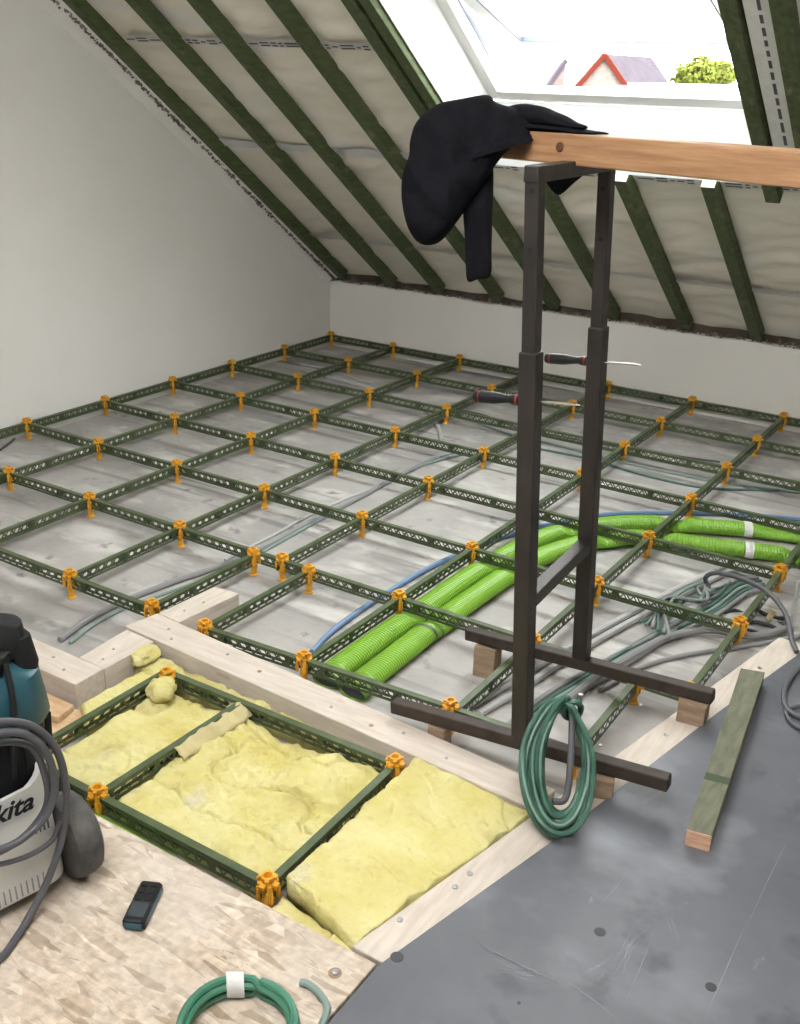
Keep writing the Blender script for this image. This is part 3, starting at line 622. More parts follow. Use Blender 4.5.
def chunk(c, r, label, seed, sq=(1, 1, .6)):
    bm = bmesh.new(); bmesh.ops.create_icosphere(bm, subdivisions=4, radius=1)
    for v in bm.verts:
        n_ = v.co.normalized(); d = 1 + 0.35 * noise.noise(n_ * 1.3 + Vector((seed, 0, 0))) + 0.12 * noise.noise(n_ * 5 + Vector((seed, 3, 0)))
        v.co = Vector((n_.x * r * d * sq[0], n_.y * r * d * sq[1], n_.z * r * d * sq[2]))
    me = bpy.data.meshes.new('wool_chunk'); bm.to_mesh(me); bm.free(); me.materials.append(M_WOOL)
    me.polygons.foreach_set('use_smooth', [True] * len(me.polygons))
    o = bpy.data.objects.new('wool_chunk', me); COL.objects.link(o); o.location = c; return tag(o, label, 'insulation')
p = onz((160, 689), 0.10); chunk((p.x, p.y, 0.098), 0.042, 'torn yellow wool chunk lying at the corner clip', 2.0, (1.0, 1.0, .8))
p = onz((145, 655), 0.10); chunk((p.x, p.y, 0.100), 0.04, 'yellow wool tuft stuffed beside the short timber', 5.0, (.8, 1.3, .6))
p = onz((262, 705), 0.10); chunk((p.x, p.y, 0.096), 0.022, 'small yellow wool wisp folded over the far batten', 7.0, (1.3, .8, .6))
# facing paper folded over the middle batten
m = MB(); a = Vector((2.497, -3.80, 0.11)); b_ = Vector((2.505, -4.06, 0.112))
m.grid(40, 10, lambda u, v: (a.lerp(b_, u).x + (v - .4) * 0.075 * (1 - .35 * u) + 0.007 * noise.noise(Vector((u * 7, v * 3, 1))), a.lerp(b_, u).y + 0.006 * noise.noise(Vector((u * 5, v * 6, 3))), 0.112 - 0.028 * (abs(v - .4) * 1.6) ** 1.6 + 0.006 * noise.noise(Vector((u * 9, v * 4, 5)))))
o = m.build('facing_fold', M_WOOLF, smooth='all'); sd = o.modifiers.new('thick', 'SOLIDIFY'); sd.thickness = 0.004
tag(o, 'torn paper facing folded over the batten between two bays', 'insulation')

# ------------------------------------------------------------------ boards
m = MB(); m.box((1.9176, -6.0, 0.114), (2.835, 3.27, 0.018)); osb = tag(m.build('strand_board', M_OSB, bevel=0.002), 'large pale oriented strand board sheet in the left foreground', 'board')
p = onz((335, 973), 0.123); m = MB(); m.lathe([(0.0, 0.0002), (0.0135, 0.0002), (0.0135, 0.0008), (0.0, 0.0008)], 16, (p.x, p.y, 0.1228)); m.build('counterbore', M_BLOCK, osb)
m = MB(); m.lathe([(0.007, 0), (0.007, 0.004), (0.003, 0.0025), (0, 0.0025)], 10, (p.x + .002, p.y, 0.1235)); m.build('screw', M_ZINC, osb, smooth=True)
gb = [(3.338, -7.4), (3.338, -4.36), (3.456, -3.85), (3.606, -3.08), (3.712, -2.60), (6.2, -2.60), (6.2, -7.4)]
m = MB(); m.prism(gb, 0.1105, 0.1185); panel = tag(m.build('grey_board', M_PANEL, bevel=0.0015), 'large dark grey scuffed board in the right foreground', 'board')
def dot(u, r, name='plug', mt=M_HOLE):
    p = onz(u, 0.1185); m = MB(); m.lathe([(r, -.0005), (r, 0.0005), (0, 0.0005)], 18, (p.x, p.y, 0.1187)); m.build(name, mt, panel)
for u, r in (((600, 932), .012), ((711, 987), .011), ((397, 957), .0135), ((519, 1003), .0035)): dot(u, r)
def scuff(a, b, wd, n=1, jit=0.0, mt=M_CHALK):
    for i in range(n):
        A = onz((a[0] + random.uniform(-jit, jit), a[1] + random.uniform(-jit, jit)), 0.1189); B = onz((b[0] + random.uniform(-jit, jit), b[1] + random.uniform(-jit, jit)), 0.1189)
        dd = (B - A).normalized(); nn = Vector((-dd.y, dd.x, 0)) * wd / 2; m = MB(); mid = (A + B) / 2 + nn * random.uniform(-2, 2)
        m.add([A, mid - nn, B, mid + nn], [(0, 1, 2, 3)]); m.build('scuff', mt, panel)
scuff((790, 835), (745, 930), .0016); scuff((745, 925), (702, 1024), .0022); scuff((655, 930), (622, 1010), .0014); scuff((560, 975), (622, 1022), .0020)
scuff((478, 945), (560, 985), .0022, 6, 6); scuff((500, 965), (545, 975), .0016, 8, 9); scuff((640, 930), (615, 970), .0012, 7, 12); scuff((600, 905), (628, 872), .0010)
scuff((580, 975), (620, 955), .0010, 3, 5); scuff((668, 915), (676, 945), .0008, 3, 4); scuff((690, 770), (640, 800), .0010, 3, 10)

# treated stick on the grey board
st = [onz(u, 0.163) for u in ((687, 829), (712, 836), (765, 672), (741, 668))]
sroot = thing('timber_offcut', 'grey-green treated square timber offcut lying on the grey board', 'timber', (st[0].x, st[0].y, 0.1185))
m = MB(); m.prism([(v.x, v.y) for v in st], 0.1188, 0.163); o = m.build('shaft', M_STICK, sroot, bevel=0.002); o.matrix_parent_inverse = Matrix.Translation(-sroot.location)
A, B = st[0], st[1]; dd = (st[0] - st[3]).normalized()
m = MB(); quad = [A, B, B + dd * .002, A + dd * .002]; m.prism([(v.x, v.y) for v in quad], 0.1195, 0.1622); o = m.build('cut_end', M_ENDGRAIN, sroot, label='pink end grain of the sawn end'); o.matrix_parent_inverse = Matrix.Translation(-sroot.location)
m = MB(); A2 = st[0].lerp(st[3], .26); B2 = st[1].lerp(st[2], .26); A3 = st[0].lerp(st[3], .30); B3 = st[1].lerp(st[2], .295); m.prism([(A2.x, A2.y), (B2.x, B2.y), (B3.x, B3.y), (A3.x, A3.y)], 0.1628, 0.1634); o = m.build('paint_mark', mat('dark green mark', (.05, .07, .04), .8), sroot); o.matrix_parent_inverse = Matrix.Translation(-sroot.location)

# ------------------------------------------------------------------ trestle
FLp, FRp = Vector((2.877, -3.609, 0.147)), Vector((3.635, -3.576, 0.197))
BLp, BRp = Vector((2.840, -3.139, 0.147)), Vector((3.602, -3.138, 0.197))
L1b, L1t = Vector((3.256, -3.593, 0.172)), Vector((3.176, -3.593, 1.555))
L2b, L2t = Vector((3.217, -3.139, 0.172)), Vector((3.147, -3.139, 1.540))
TR = thing('trestle', 'rusty dark steel trestle carrying the pine beam', 'trestle')
tb = 0.036
for a, b_ in ((FLp, FRp), (BLp, BRp)):
    m = MB(); m.bar(a, b_, tb, tb); o = m.build('foot_bar', M_STEELF, TR, bevel=0.004)
    c = MB(); x = (b_ - a).normalized(); c.bar(b_ - x * .001, b_ + x * .0012, tb - .012, tb - .012); c.build('tube_mouth', M_BLACKP, o)
for (a, b_, zs) in ((L1b, L1t, 1.17), (L2b, L2t, 1.145)):
    mid = a.lerp(b_, (zs - a.z) / (b_.z - a.z)); x = (b_ - a).normalized()
    m = MB(); m.bar(a + x * .018, mid, 0.043, 0.043, up=(0, 1, 0)); o = m.build('leg', M_STEEL, TR, bevel=0.004)
    i_ = MB(); i_.bar(mid - x * .02, b_, 0.034, 0.034, up=(0, 1, 0)); i_.build('inner_tube', M_STEEL, o, bevel=0.003)
    hcount = MB()
    for q in range(1, 3):
        hp = mid + x * (0.1 + q * .12); hcount.lathe([(0, -.0005), (.006, -.0005), (.006, .0005), (0, .0005)], 10, hp + Vector((0, -.017 - .0003, 0)), Matrix.Rotation(math.pi / 2, 3, 'X'))
    hcount.build('pin_hole', M_BLACKP, o)
m = MB(); m.bar(L1t + Vector((0, -.02, -0.012)), L2t + Vector((0, .02, 0.003)), 0.034, 0.034); m.build('top_bar', M_STEEL, TR, bevel=0.003)
c1 = L1b.lerp(L1t, (0.60 - .172) / 1.383); c2 = L2b.lerp(L2t, (0.53 - .172) / 1.368)
m = MB(); m.bar(Vector((c1.x, c1.y, 0.555)) + Vector((0, .02, 0)), Vector((c2.x, c2.y, 0.545)) + Vector((0, -.02, 0)), 0.036, 0.036); m.build('cross_bar', M_STEEL, TR, bevel=0.003)
m = MB(); p = onz((586, 715), 0.20); m.tube([Vector((3.392, -3.565, 0.19)), Vector((3.388, -3.565, 0.345))], 0.006, 8); m.build('hook_rod', M_ZINC, TR)
rebase(TR, (3.25, -3.37, 0.0))
def block(x, y, z0, z1, rz, label, sx=0.07, sy=0.06):
    R = Matrix.Rotation(rz, 3, 'Z'); m = MB(); m.box((0, 0, (z1 - z0) / 2), (sx, sy, z1 - z0), R); o = m.build('wood_block', M_BLOCK, bevel=0.003); o.location = (x, y, z0)
    return tag(o, label, 'block', 'blocks under the trestle')
block(2.915, -3.139, ZF, 0.130, 0.1, 'brown wooden block under left end of back trestle foot bar')
block(3.555, -3.140, 0.1105, 0.174, 0.1, 'brown wooden block on plank under right end of back foot bar', 0.075, 0.07)
block(3.02, -3.60, ZF, 0.136, 0.05, 'brown wooden block under left half of front trestle foot bar', 0.05, 0.05)
block(3.46, -3.59, 0.1105, 0.164, 0.3, 'dark wooden block behind hose coil under the front foot bar', 0.09, 0.07)

# pine beam on the trestle
ta, tb_ = Vector((2.955, -3.306, 1.583)), Vector((4.9, -3.906, 1.583)); bx_ = (tb_ - ta).normalized(); by_ = Vector((-bx_.y, bx_.x, 0))
PB = thing('pine_beam', 'orange-brown pine beam lying across the top of the trestle', 'beam', ta)
m = MB(); m.box((0, 0, 0), ((tb_ - ta).length, 0.09, 0.066)); o = m.build('beam_body', M_PINE, PB, bevel=0.004)
o.matrix_local = Matrix.Translation((tb_ - ta) / 2 + by_ * 0.02) @ Matrix.Rotation(math.atan2(bx_.y, bx_.x), 4, 'Z')
m = MB(); pk = onp((560, 147), ta - by_ * .0255, by_); m.lathe([(0, 0), (.011, 0), (.011, .0015), (.007, .0022), (0, .0022)], 14, pk - ta, Matrix((bx_, Vector((0, 0, 1)), -by_)).transposed()); m.build('knot', mat('pine knot', (0.10, 0.045, 0.022), 0.7, spec=.2), PB)

# screwdrivers used as locking pins
def screwdriver(ha, hb, tip, label, leg_y):
    A, B, T_ = ony(ha, leg_y), ony(hb, leg_y), ony(tip, leg_y); ax = (T_ - A).normalized(); L = (B - A).length
    t = thing('screwdriver', label, 'screwdriver', A, 'screwdrivers pinning the trestle'); R = ax.to_track_quat('Z', 'Y').to_matrix()
    m = MB(); m.lathe([(0.004, 0), (0.012, 0.003), (0.0145, 0.012), (0.0145, L * .45), (0.010, L * .7), (0.009, L * .8), (0.0125, L * .9), (0.0125, L)], 12, (0, 0, 0), R); m.build('handle', M_BLACKP, t, smooth=True)
    m = MB(); m.lathe([(0.0148, L * .13), (0.0148, L * .16)], 12, (0, 0, 0), R); m.build('grip_band', M_RED, t); m = MB(); m.lathe([(0.0129, L * .94), (0.0129, L * .985)], 12, (0, 0, 0), R); m.build('collar', M_RED, t)
    m = MB(); LT = (T_ - A).length; m.lathe([(0.0035, L), (0.0035, LT - .02), (0.0028, LT - .008), (0.001, LT)], 8, (0, 0, 0), R); m.build('shaft', M_CHROME, t, smooth=True)
screwdriver((545, 358), (587, 361), (641, 365), 'upper screwdriver stuck through the rear trestle leg', -3.139)
screwdriver((474, 396), (519, 398), (580, 405), 'lower screwdriver stuck through the front trestle leg', -3.593)

# ------------------------------------------------------------------ black jacket over the beam end
JK = thing('jacket', 'black fleece jacket draped over the end of the pine beam', 'jacket', (3.0, -3.32, 1.25))
JI = Matrix.Translation(-JK.location)
def jpart(m, name, th=None):
    o = m.build(name, M_CLOTH, JK, smooth='all'); o.matrix_parent_inverse = JI
    s_ = o.modifiers.new('sub', 'SUBSURF'); s_.levels = 1; s_.render_levels = 1; return o
def pillow(outline, cen, dep, thick, seed, rings=14, wr=0.012, K=90, folddir=(0.3, 1)):
    pts = bez([(u[0], u[1], 0) for u in outline], 10, closed=True); step = len(pts) / K
    bd = [pts[int(i * step)] for i in range(K)]; c = Vector((cen[0], cen[1], 0)); m = MB(); fr = []; bk_ = []
    for k_ in range(rings + 1):
        rho = 1 - k_ / rings; h = math.sqrt(max(0, 1 - rho ** 2.6)); row = []
        for i in range(K):
            q = c + (bd[i] - c) * max(rho, 0.001); pp = q * 0.012
            nf = noise.noise(Vector(((pp.x * folddir[1] - pp.y * folddir[0]) * 2.6, (pp.x * folddir[0] + pp.y * folddir[1]) * 0.8, seed))); f = 1.1 - 3.2 * abs(nf) + .45 * noise.noise(Vector((pp.x * 5, pp.y * 4, seed + 4)))
            row.append((q, h, f))
        fr.append([atd((q.x, q.y), dep - h * (thick + wr * f)) for q, h, f in row]); bk_.append([atd((q.x, q.y), dep + h * thick * 0.8) for q, h, f in row])
    m.loft(list(reversed(bk_)) + fr[1:]); return m
body = pillow([(489, 93), (462, 97), (436, 103), (416, 120), (409, 140), (408, 155), (402, 172), (400, 190), (402, 212), (408, 232), (418, 245), (431, 247), (443, 241), (458, 222), (472, 202), (487, 180), (502, 158), (522, 140), (548, 131), (575, 129), (560, 120), (540, 112), (515, 106), (497, 101)], (452, 165), 2.455, 0.062, 2.0, wr=0.024, folddir=(0.55, 0.83))
jpart(body, 'body')
slv = pillow([(463, 196), (478, 178), (492, 160), (494, 180), (493, 215), (492, 250), (491, 277), (478, 281), (467, 283), (465, 262), (464, 235)], (480, 225), 2.475, 0.024, 6.0, wr=0.012, rings=10, K=60, folddir=(0, 1))
jpart(slv, 'sleeve')
# flap lying on the beam, two layers
def flap(u0, u1, wd, z, th, seed, name, lift=0.0):
    P0 = onp(u0, ta, by_); rings_ = []
    s0 = (P0 - ta).dot(bx_); P1 = onp(u1, ta, by_); s1 = (P1 - ta).dot(bx_); n = 16
    for i in range(n + 1):
        t = i / n; x = s0 + (s1 - s0) * t; wv = wd * (1 - t ** 2.5 * .85); hh = th * (1 - t ** 1.6 * .8) + lift * math.sin(math.pi * min(1, t * 1.0)) * (1 - t); ring = []
        for j in range(20):
            a = 2 * math.pi * j / 20; yy = math.cos(a) * wv; zz = math.sin(a) * hh
            q = ta + bx_ * x + by_ * (0.02 + yy) + Vector((0, 0, (z - ta.z) + hh * .9 + zz + 0.004 * noise.noise(Vector((x * 20, yy * 20, seed)))))
            ring.append(q)
        rings_.append(ring)
    m = MB(); m.loft(rings_); return jpart(m, name)
flap((505, 130), (603, 127), 0.056, 1.6165, 0.010, 3, 'front_flap')
flap((500, 122), (582, 116), 0.050, 1.624, 0.020, 5, 'folded_layer', 0.014)
# tail of cloth hanging behind the beam, seen below it between the legs
tail = pillow([(540, 168), (560, 166), (590, 165), (588, 172), (574, 184), (560, 196), (552, 192), (545, 182)], (564, 176), 2.62, 0.012, 9.0, rings=6, K=40, wr=0.004); jpart(tail, 'tail')

# ------------------------------------------------------------------ ducts, pipes and cables on the concrete
def path(us, z): return [onz(u, z + ZF) for u in us]
def resample(pts, d):
    out = [pts[0]]; acc = 0
    for i in range(1, len(pts)):
        seg = (pts[i] - pts[i - 1]).length; t = d - acc
        while t <= seg: out.append(pts[i - 1].lerp(pts[i], t / seg)); t += d
        acc = (acc + seg) % d
    return out
def squeeze(p):                                        # the ducts are pinched flat where a batten crosses them
    d = min(abs(p.y + 0.5 * round(-p.y / 0.5)), abs(p.x - 0.5 * round(p.x / 0.5)) + .004, abs(p.y + 3.49))
    t = min(1, max(0, (d - 0.016) / 0.05)); t = t * t * (3 - 2 * t); return 0.040 + (0.060 - 0.040) * t       # height of the duct
def duct_rings(pts, r, k, i0, i1, grow=0.0, rib=True):
    out = []
    for i in range(i0, i1):
        p = pts[i]; t = (pts[min(i + 1, len(pts) - 1)] - pts[max(i - 1, 0)]); t.z = 0; t.normalize(); sd = Vector((t.y, -t.x, 0)); h = squeeze(p); f = (1 if (i % 2 == 0 or not rib) else 0.94)
        out.append([Vector((p.x, p.y, ZF + h / 2 + .001)) + sd * ((r * f + grow) * (1 + .12 * (1 - h / .058)) * math.cos(2 * math.pi * j / k)) + Vector((0, 0, (h / 2 * f + grow) * math.sin(2 * math.pi * j / k))) for j in range(k)])
    return out
def duct(us, z, r, flat, label, ringd=0.0055):
    pts = resample(bez(path(us, z), 14), ringd); t = thing('flexible_duct', label, 'duct', (pts[0].x, pts[0].y, ZF))
    m = MB(); m.loft(duct_rings(pts, r, 20, 0, len(pts)), caps=False); o = m.build('corrugated_pipe', M_DUCT, t); o.matrix_parent_inverse = Matrix.Translation(-t.location)
    m = MB(); m.loft(duct_rings(pts, r * .93, 20, 1, 3, -.002, False)); o = m.build('bore', M_HOLE, t); o.matrix_parent_inverse = Matrix.Translation(-t.location)
    return t, pts
d1, p1 = duct([(325, 679), (375, 642), (424, 609), (465, 580), (507, 555), (548, 536), (590, 527), (640, 523), (710, 527), (770, 532), (850, 541)], 0.029, 0.045, 0.66, 'lime green corrugated duct, the far one of the pair')
d2, p2 = duct([(352, 691), (397, 656), (437, 625), (480, 594), (523, 566), (563, 549), (603, 540), (650, 538), (710, 546), (770, 553), (850, 564)], 0.029, 0.045, 0.66, 'lime green corrugated duct, the near one of the pair')
def strap(parent, pts, frac, r, mt, name='strap'):
    i = int(frac * (len(pts) - 1)); m = MB(); m.loft(duct_rings(pts, .045, 20, i, i + 3, .0015, False), caps=False); o = m.build(name, mt, parent); o.matrix_parent_inverse = Matrix.Translation(-parent.location)
strap(d1, p1, .19, .0445, M_CGREYD); strap(d2, p2, .17, .0445, M_CGREYD); strap(d2, p2, .185, .0445, M_CGREYD)
for q in range(4): strap(d1, p1, .845 + q * .003, .0435, M_TAPEW, 'tape'); strap(d2, p2, .845 + q * .003, .0435, M_TAPEW, 'tape')
# duct in the bay below the strand board edge
bp = resample(bez([Vector((2.46, -4.340, .056)), Vector((2.6, -4.341, .056)), Vector((2.78, -4.343, .054))], 12), .0048); t = thing('flexible_duct', 'dark green duct under the batten at the strand board edge', 'duct', (2.35, -4.345, 0))
m = MB(); m.tube(bp, .028, 18, rr=[.028 if i % 2 else .026 for i in range(len(bp))]); o = m.build('corrugated_pipe', M_DUCT, t); o.matrix_parent_inverse = Matrix.Translation(-t.location)
def cable(us, r, mt, label, z=None, name='cable', cat='cable', n=8, sub=8):
    pts = bez(path(us, z if z is not None else r), sub); m = MB(); m.tube(pts, r, n); return tag(m.build(name, mt, smooth=True), label, cat)
cable([(312, 652), (336, 628), (385, 594), (437, 564), (500, 538), (560, 522), (612, 514), (680, 513), (760, 516), (850, 524)], 0.010, M_BLUE, 'blue pipe running behind the lime green ducts', name='blue_pipe', cat='pipe')
cable([(60, 640), (86, 621), (120, 603), (170, 583), (220, 566), (262, 548), (305, 525), (360, 497), (400, 475), (436, 457)], 0.011, M_CGREY, 'thick grey cable curving from the side timber to the middle of the floor')
cable([(70, 643), (95, 624), (130, 606), (180, 588), (230, 569), (275, 545), (318, 521), (372, 492), (415, 468), (470, 452)], 0.006, M_CTEALP, 'thin teal cable beside the thick grey cable on the left')
cable([(225, 560), (270, 537), (310, 515), (350, 497), (390, 482), (420, 464), (455, 452), (480, 449)], 0.006, M_CWHITE, 'thin white cable looping away from the grey cable')
cable([(300, 370), (345, 381), (380, 391), (412, 402), (430, 414), (438, 427), (442, 440)], 0.011, M_CWHITE, 'white conduit curling up in the third row of bays', name='conduit', cat='conduit')
cable([(440, 412), (470, 420), (510, 434), (560, 446), (640, 466), (720, 482), (850, 499)], 0.006, M_CTEALP, 'thin teal cable crossing the back bays toward the right edge')
cable([(540, 449), (590, 459), (640, 474), (700, 487), (760, 490), (850, 490)], 0.006, M_CTEAL, 'second thin teal cable below the first in the back bays')
cable([(440, 408), (480, 414), (520, 428), (580, 440), (650, 452), (720, 462)], 0.005, M_CGREYD, 'thin dark cable lying across the bays behind the trestle')
cable([(80, 388), (130, 382), (190, 372), (240, 366)], 0.005, M_CGREYD, 'thin dark cable close to the left wall')
cable([(0, 450), (12, 441), (22, 430), (28, 424)], 0.006, M_CGREYD, 'dark cable at the left photo edge by the wall')
cable([(300, 364), (330, 369), (352, 378), (371, 383)], 0.006, M_CWHITE, 'short white cable in the second bay from the corner')
# bundle under the trestle
bundle = [(M_CWHITE, .012, 0, 'thick pale grey conduit'), (M_CWHITE, .012, 9, 'second pale grey conduit'), (M_CGREY, .009, 16, 'mid grey cable'), (M_CTEAL, .007, 22, 'teal cable'), (M_CTEALP, .007, 27, 'pale teal cable'), (M_CTEAL, .007, 32, 'second teal cable'), (M_CGREY, .008, 36, 'near grey cable')]
for i, (mt, r, dy, lb) in enumerate(bundle):
    e = i * 0.6
    cable([(470 + dy, 706 + dy * .9), (512 + dy * .8, 682 + dy * .9), (560 + dy * .4, 652 + dy), (606, 627 + dy * 0.95), (650 + dy * .2, 603 + dy * .85), (690 + dy * .6, 583 + dy * .6), (725 + dy * .6, 568 + dy * .4), (752 + dy * .3, 574 + dy * .3)] if i < 2 else
          [(485 + dy, 722 + dy * .6), (530 + dy * .6, 690 + dy * .6), (575 + dy * .3, 664 + dy * .7), (620, 640 + dy * 0.75 + random.uniform(-3, 3)), (668, 612 + dy * .75 + random.uniform(-4, 4)), (705 + dy * .3, 590 + dy * .7), (722 + dy * .7, 572 + dy * .6), (750 + dy * .5, 570 + dy * .5)], r,
          mt, lb + ' of the bundle running under the trestle', z=r + (0.004 if i > 2 else 0) )
for i in range(6):
    a = random.uniform(0, 6)
    cable([(640 + i * 6, 622 + i * 3), (668 + 8 * math.sin(a), 606 + 8 * math.cos(a)), (690 + i * 3, 592 + 10 * math.sin(a * 2)), (712 + 8 * math.cos(a), 598 - i * 2), (730 - i * 4, 582 + i * 2)], 0.0055, (M_CTEAL, M_CTEALP, M_CGREY)[i % 3], '%s crumpled wire of tangle left of the loop, by the right clip' % ('topmost', 'second', 'third', 'fourth', 'fifth', 'lowest')[i], z=0.02 + 0.004 * i)
cable([(556, 708), (600, 676), (640, 652), (672, 636), (710, 630), (752, 636), (790, 628)], 0.013, M_CGREY, 'thick grey cable bending along the near side of the bundle', z=.02)
cable([(600, 690), (640, 668), (680, 656), (730, 648), (770, 642), (800, 636)], 0.008, M_CGREY, 'grey cable nearest the edge plank')
def cable3(pts, r, mt, label, name='cable', closed=False, n=8, cat='cable', sub=10):
    m = MB(); m.tube(bez(pts, sub, closed), r, n, closed=closed); return tag(m.build(name, mt, smooth=True), label, cat)
cable3([onz((714, 598), .03), onz((708, 586), .06), onz((706, 577), .10), onz((718, 573), .13), onz((745, 580), .16), onz((770, 594), .19), onz((786, 615), .17), onz((792, 640), .135), onz((797, 652), .122)], 0.0085, M_CGREYD, 'stiff grey cable arching up beside the right clips', cat='cable')
m = MB(); pz = onz((789, 640), 0.0); m.tube([Vector((pz.x, pz.y, 0.0)), Vector((pz.x - .005, pz.y + .0, 0.22))], 0.0075, 10); tag(m.build('upright_conduit', M_CWHITE, smooth=True), 'thin grey conduit standing upright at the plank end', 'conduit')
for (u, rx_, ry_, z, lb) in (((755, 625), .11, .07, .02, 'black cable loop lying wide beside the plank end'), ((768, 620), .075, .055, .04, 'smaller black cable loop on top of the wide loop')):
    c = onz(u, z); cable3([Vector((c.x + rx_ * math.cos(a), c.y + ry_ * math.sin(a), z + .012 * math.sin(a * 3))) for a in [i * math.pi / 5 for i in range(10)]], 0.0075, M_CBLACK, lb, closed=True)
p = onz((771, 615), .055); m = MB(); m.box((0, 0, 0), (0.02, 0.012, 0.045), Matrix.Rotation(.3, 3, 'Y')); o = m.build('cable_tag', M_WOOLF, bevel=.002); o.location = p; tag(o, 'small yellow tag on the black cable loop', 'tag')
cable3([onz(u, .1275) for u in ((860, 640), (820, 655), (800, 668), (787, 684), (784, 700), (790, 712), (812, 722), (850, 728))], 0.008, M_CGREYD, 'dark cable bend on the grey board at the right photo edge')
cable3([onz(u, .1275) for u in ((860, 712), (810, 706), (792, 708), (786, 714), (800, 728), (850, 740))], 0.006, M_CGREYD, 'thin dark cable under the bend on the grey board')

# ------------------------------------------------------------------ green hose coil leaning on the front foot bar
bot = onz((556, 836), 0.128); top_ = ony((560, 700), -3.628)
ax_u = (top_ - bot); H = ax_u.length; ax_u.normalize(); ax_r = RGT - ax_u * RGT.dot(ax_u); ax_r.normalize(); ax_n = ax_r.cross(ax_u)
cc = (bot + top_) / 2; pts = []; loops = 10; per = 24; rng = random.Random(11)
LP = [(rng.uniform(.046, .082), rng.uniform(.80, 1.0), rng.uniform(-.16, .16), rng.uniform(-.006, .006)) for _ in range(loops + 1)]
for i in range(loops * per + 1):
    k_ = i / per; a = 2 * math.pi * k_ + 1.4; q0 = int(k_); f_ = k_ - q0; A_ = LP[q0]; B_ = LP[min(q0 + 1, loops)]; f_ = max(0, (f_ - .7) / .3); f_ = f_ * f_ * (3 - 2 * f_)
    rw, hh, tw, sh = [A_[q] + (B_[q] - A_[q]) * f_ for q in range(4)]; rh = H / 2 * hh
    pinch = 0.62 + 0.38 * (1 - max(0, math.sin(a)) ** 2)
    lx = rw * math.cos(a) * pinch + (0.070 - rw) * .9 + sh; lz = rh * math.sin(a) + H / 2 * (1 - hh) * .8; lx += tw * -(lz - H * .45) * .35
    oy = 0.030 * math.sin(a + tw * 30) * (1 if q0 % 2 else -.6) + (k_ - loops / 2) * 0.0035
    pts.append(cc + ax_r * lx + ax_u * lz + ax_n * oy)
HC = thing('hose_coil', 'coiled dark green rubber hose leaning on the trestle foot bar', 'hose', bot - Vector((0, 0, .01)))
m = MB(); m.tube(bez(pts, 3), 0.0068, 8); o = m.build('hose_loops', M_HOSE, HC, smooth=True); o.matrix_parent_inverse = Matrix.Translation(-HC.location)
tpt = cc + ax_u * (H / 2 * .86); m = MB(); ring = [tpt + ax_r * (0.02 * math.cos(a)) + ax_n * (0.035 * math.sin(a)) + ax_u * .012 * math.sin(a) + ax_r * .03 for a in [i * math.pi / 6 for i in range(12)]]
m.tube(bez(ring, 3, True), 0.0075, 8, closed=True); o = m.build('hose_wrap', M_HOSE, HC, smooth=True); o.matrix_parent_inverse = Matrix.Translation(-HC.location)
m = MB(); m.tube(bez([cc + ax_u * (H * .43) + ax_r * .03, cc + ax_u * .02 + ax_r * .028 + ax_n * .01, cc - ax_u * (H * .22) + ax_r * .02, cc - ax_u * (H * .26) + ax_r * -.01], 8), 0.008, 8); o = m.build('hose_tail', M_CGREYD, HC, smooth=True); o.matrix_parent_inverse = Matrix.Translation(-HC.location)

# ------------------------------------------------------------------ teal hose coil on the strand board
ct = onz((238, 1040), 0.123); TC = thing('hose_ring', 'teal garden hose coil with white tape on the strand board', 'hose', (ct.x, ct.y, 0.123)); pts = []
for i in range(4 * 32 + 1):
    k_ = i / 32; a = 2 * math.pi * k_ + 2.0; lp = int(k_); rad = (0.098, 0.104, 0.094, 0.101)[lp % 4]
    pts.append(Vector((rad * math.cos(a), rad * math.sin(a), 0.0095 + 0.013 * (lp % 4) * .8 + .002 * math.sin(a * 3))))
m = MB(); m.tube(pts, 0.0078, 8); m.build('hose_loops', M_HOSE2, TC, smooth=True)
ang = math.atan2(onz((236, 1002), .123).y - ct.y, onz((236, 1002), .123).x - ct.x)
cpt = Vector((0.099 * math.cos(ang), 0.099 * math.sin(ang), 0.028)); tang = Vector((-math.sin(ang), math.cos(ang), 0)); rad_ = Vector((math.cos(ang), math.sin(ang), 0))
rings_ = []
for q in (-1, -.3, .4, 1):
    ring = []
    for j in range(14):
        a = 2 * math.pi * j / 14; ring.append(cpt + tang * q * .016 + rad_ * (0.0185 * math.cos(a)) + Vector((0, 0, 0.0262 * math.sin(a))) + rad_ * .003 * q)
    rings_.append(ring)
m = MB(); m.loft(rings_, caps=False); m.build('tape_wrap', M_TAPEW, TC, smooth=True)
cable3([onz(u, .131) for u in ((300, 982), (308, 984), (318, 992), (326, 1003), (326, 1014), (320, 1028))], 0.0072, M_CTEALP, 'pale teal hose end bending at the strand board edge', name='hose_end', cat='hose')

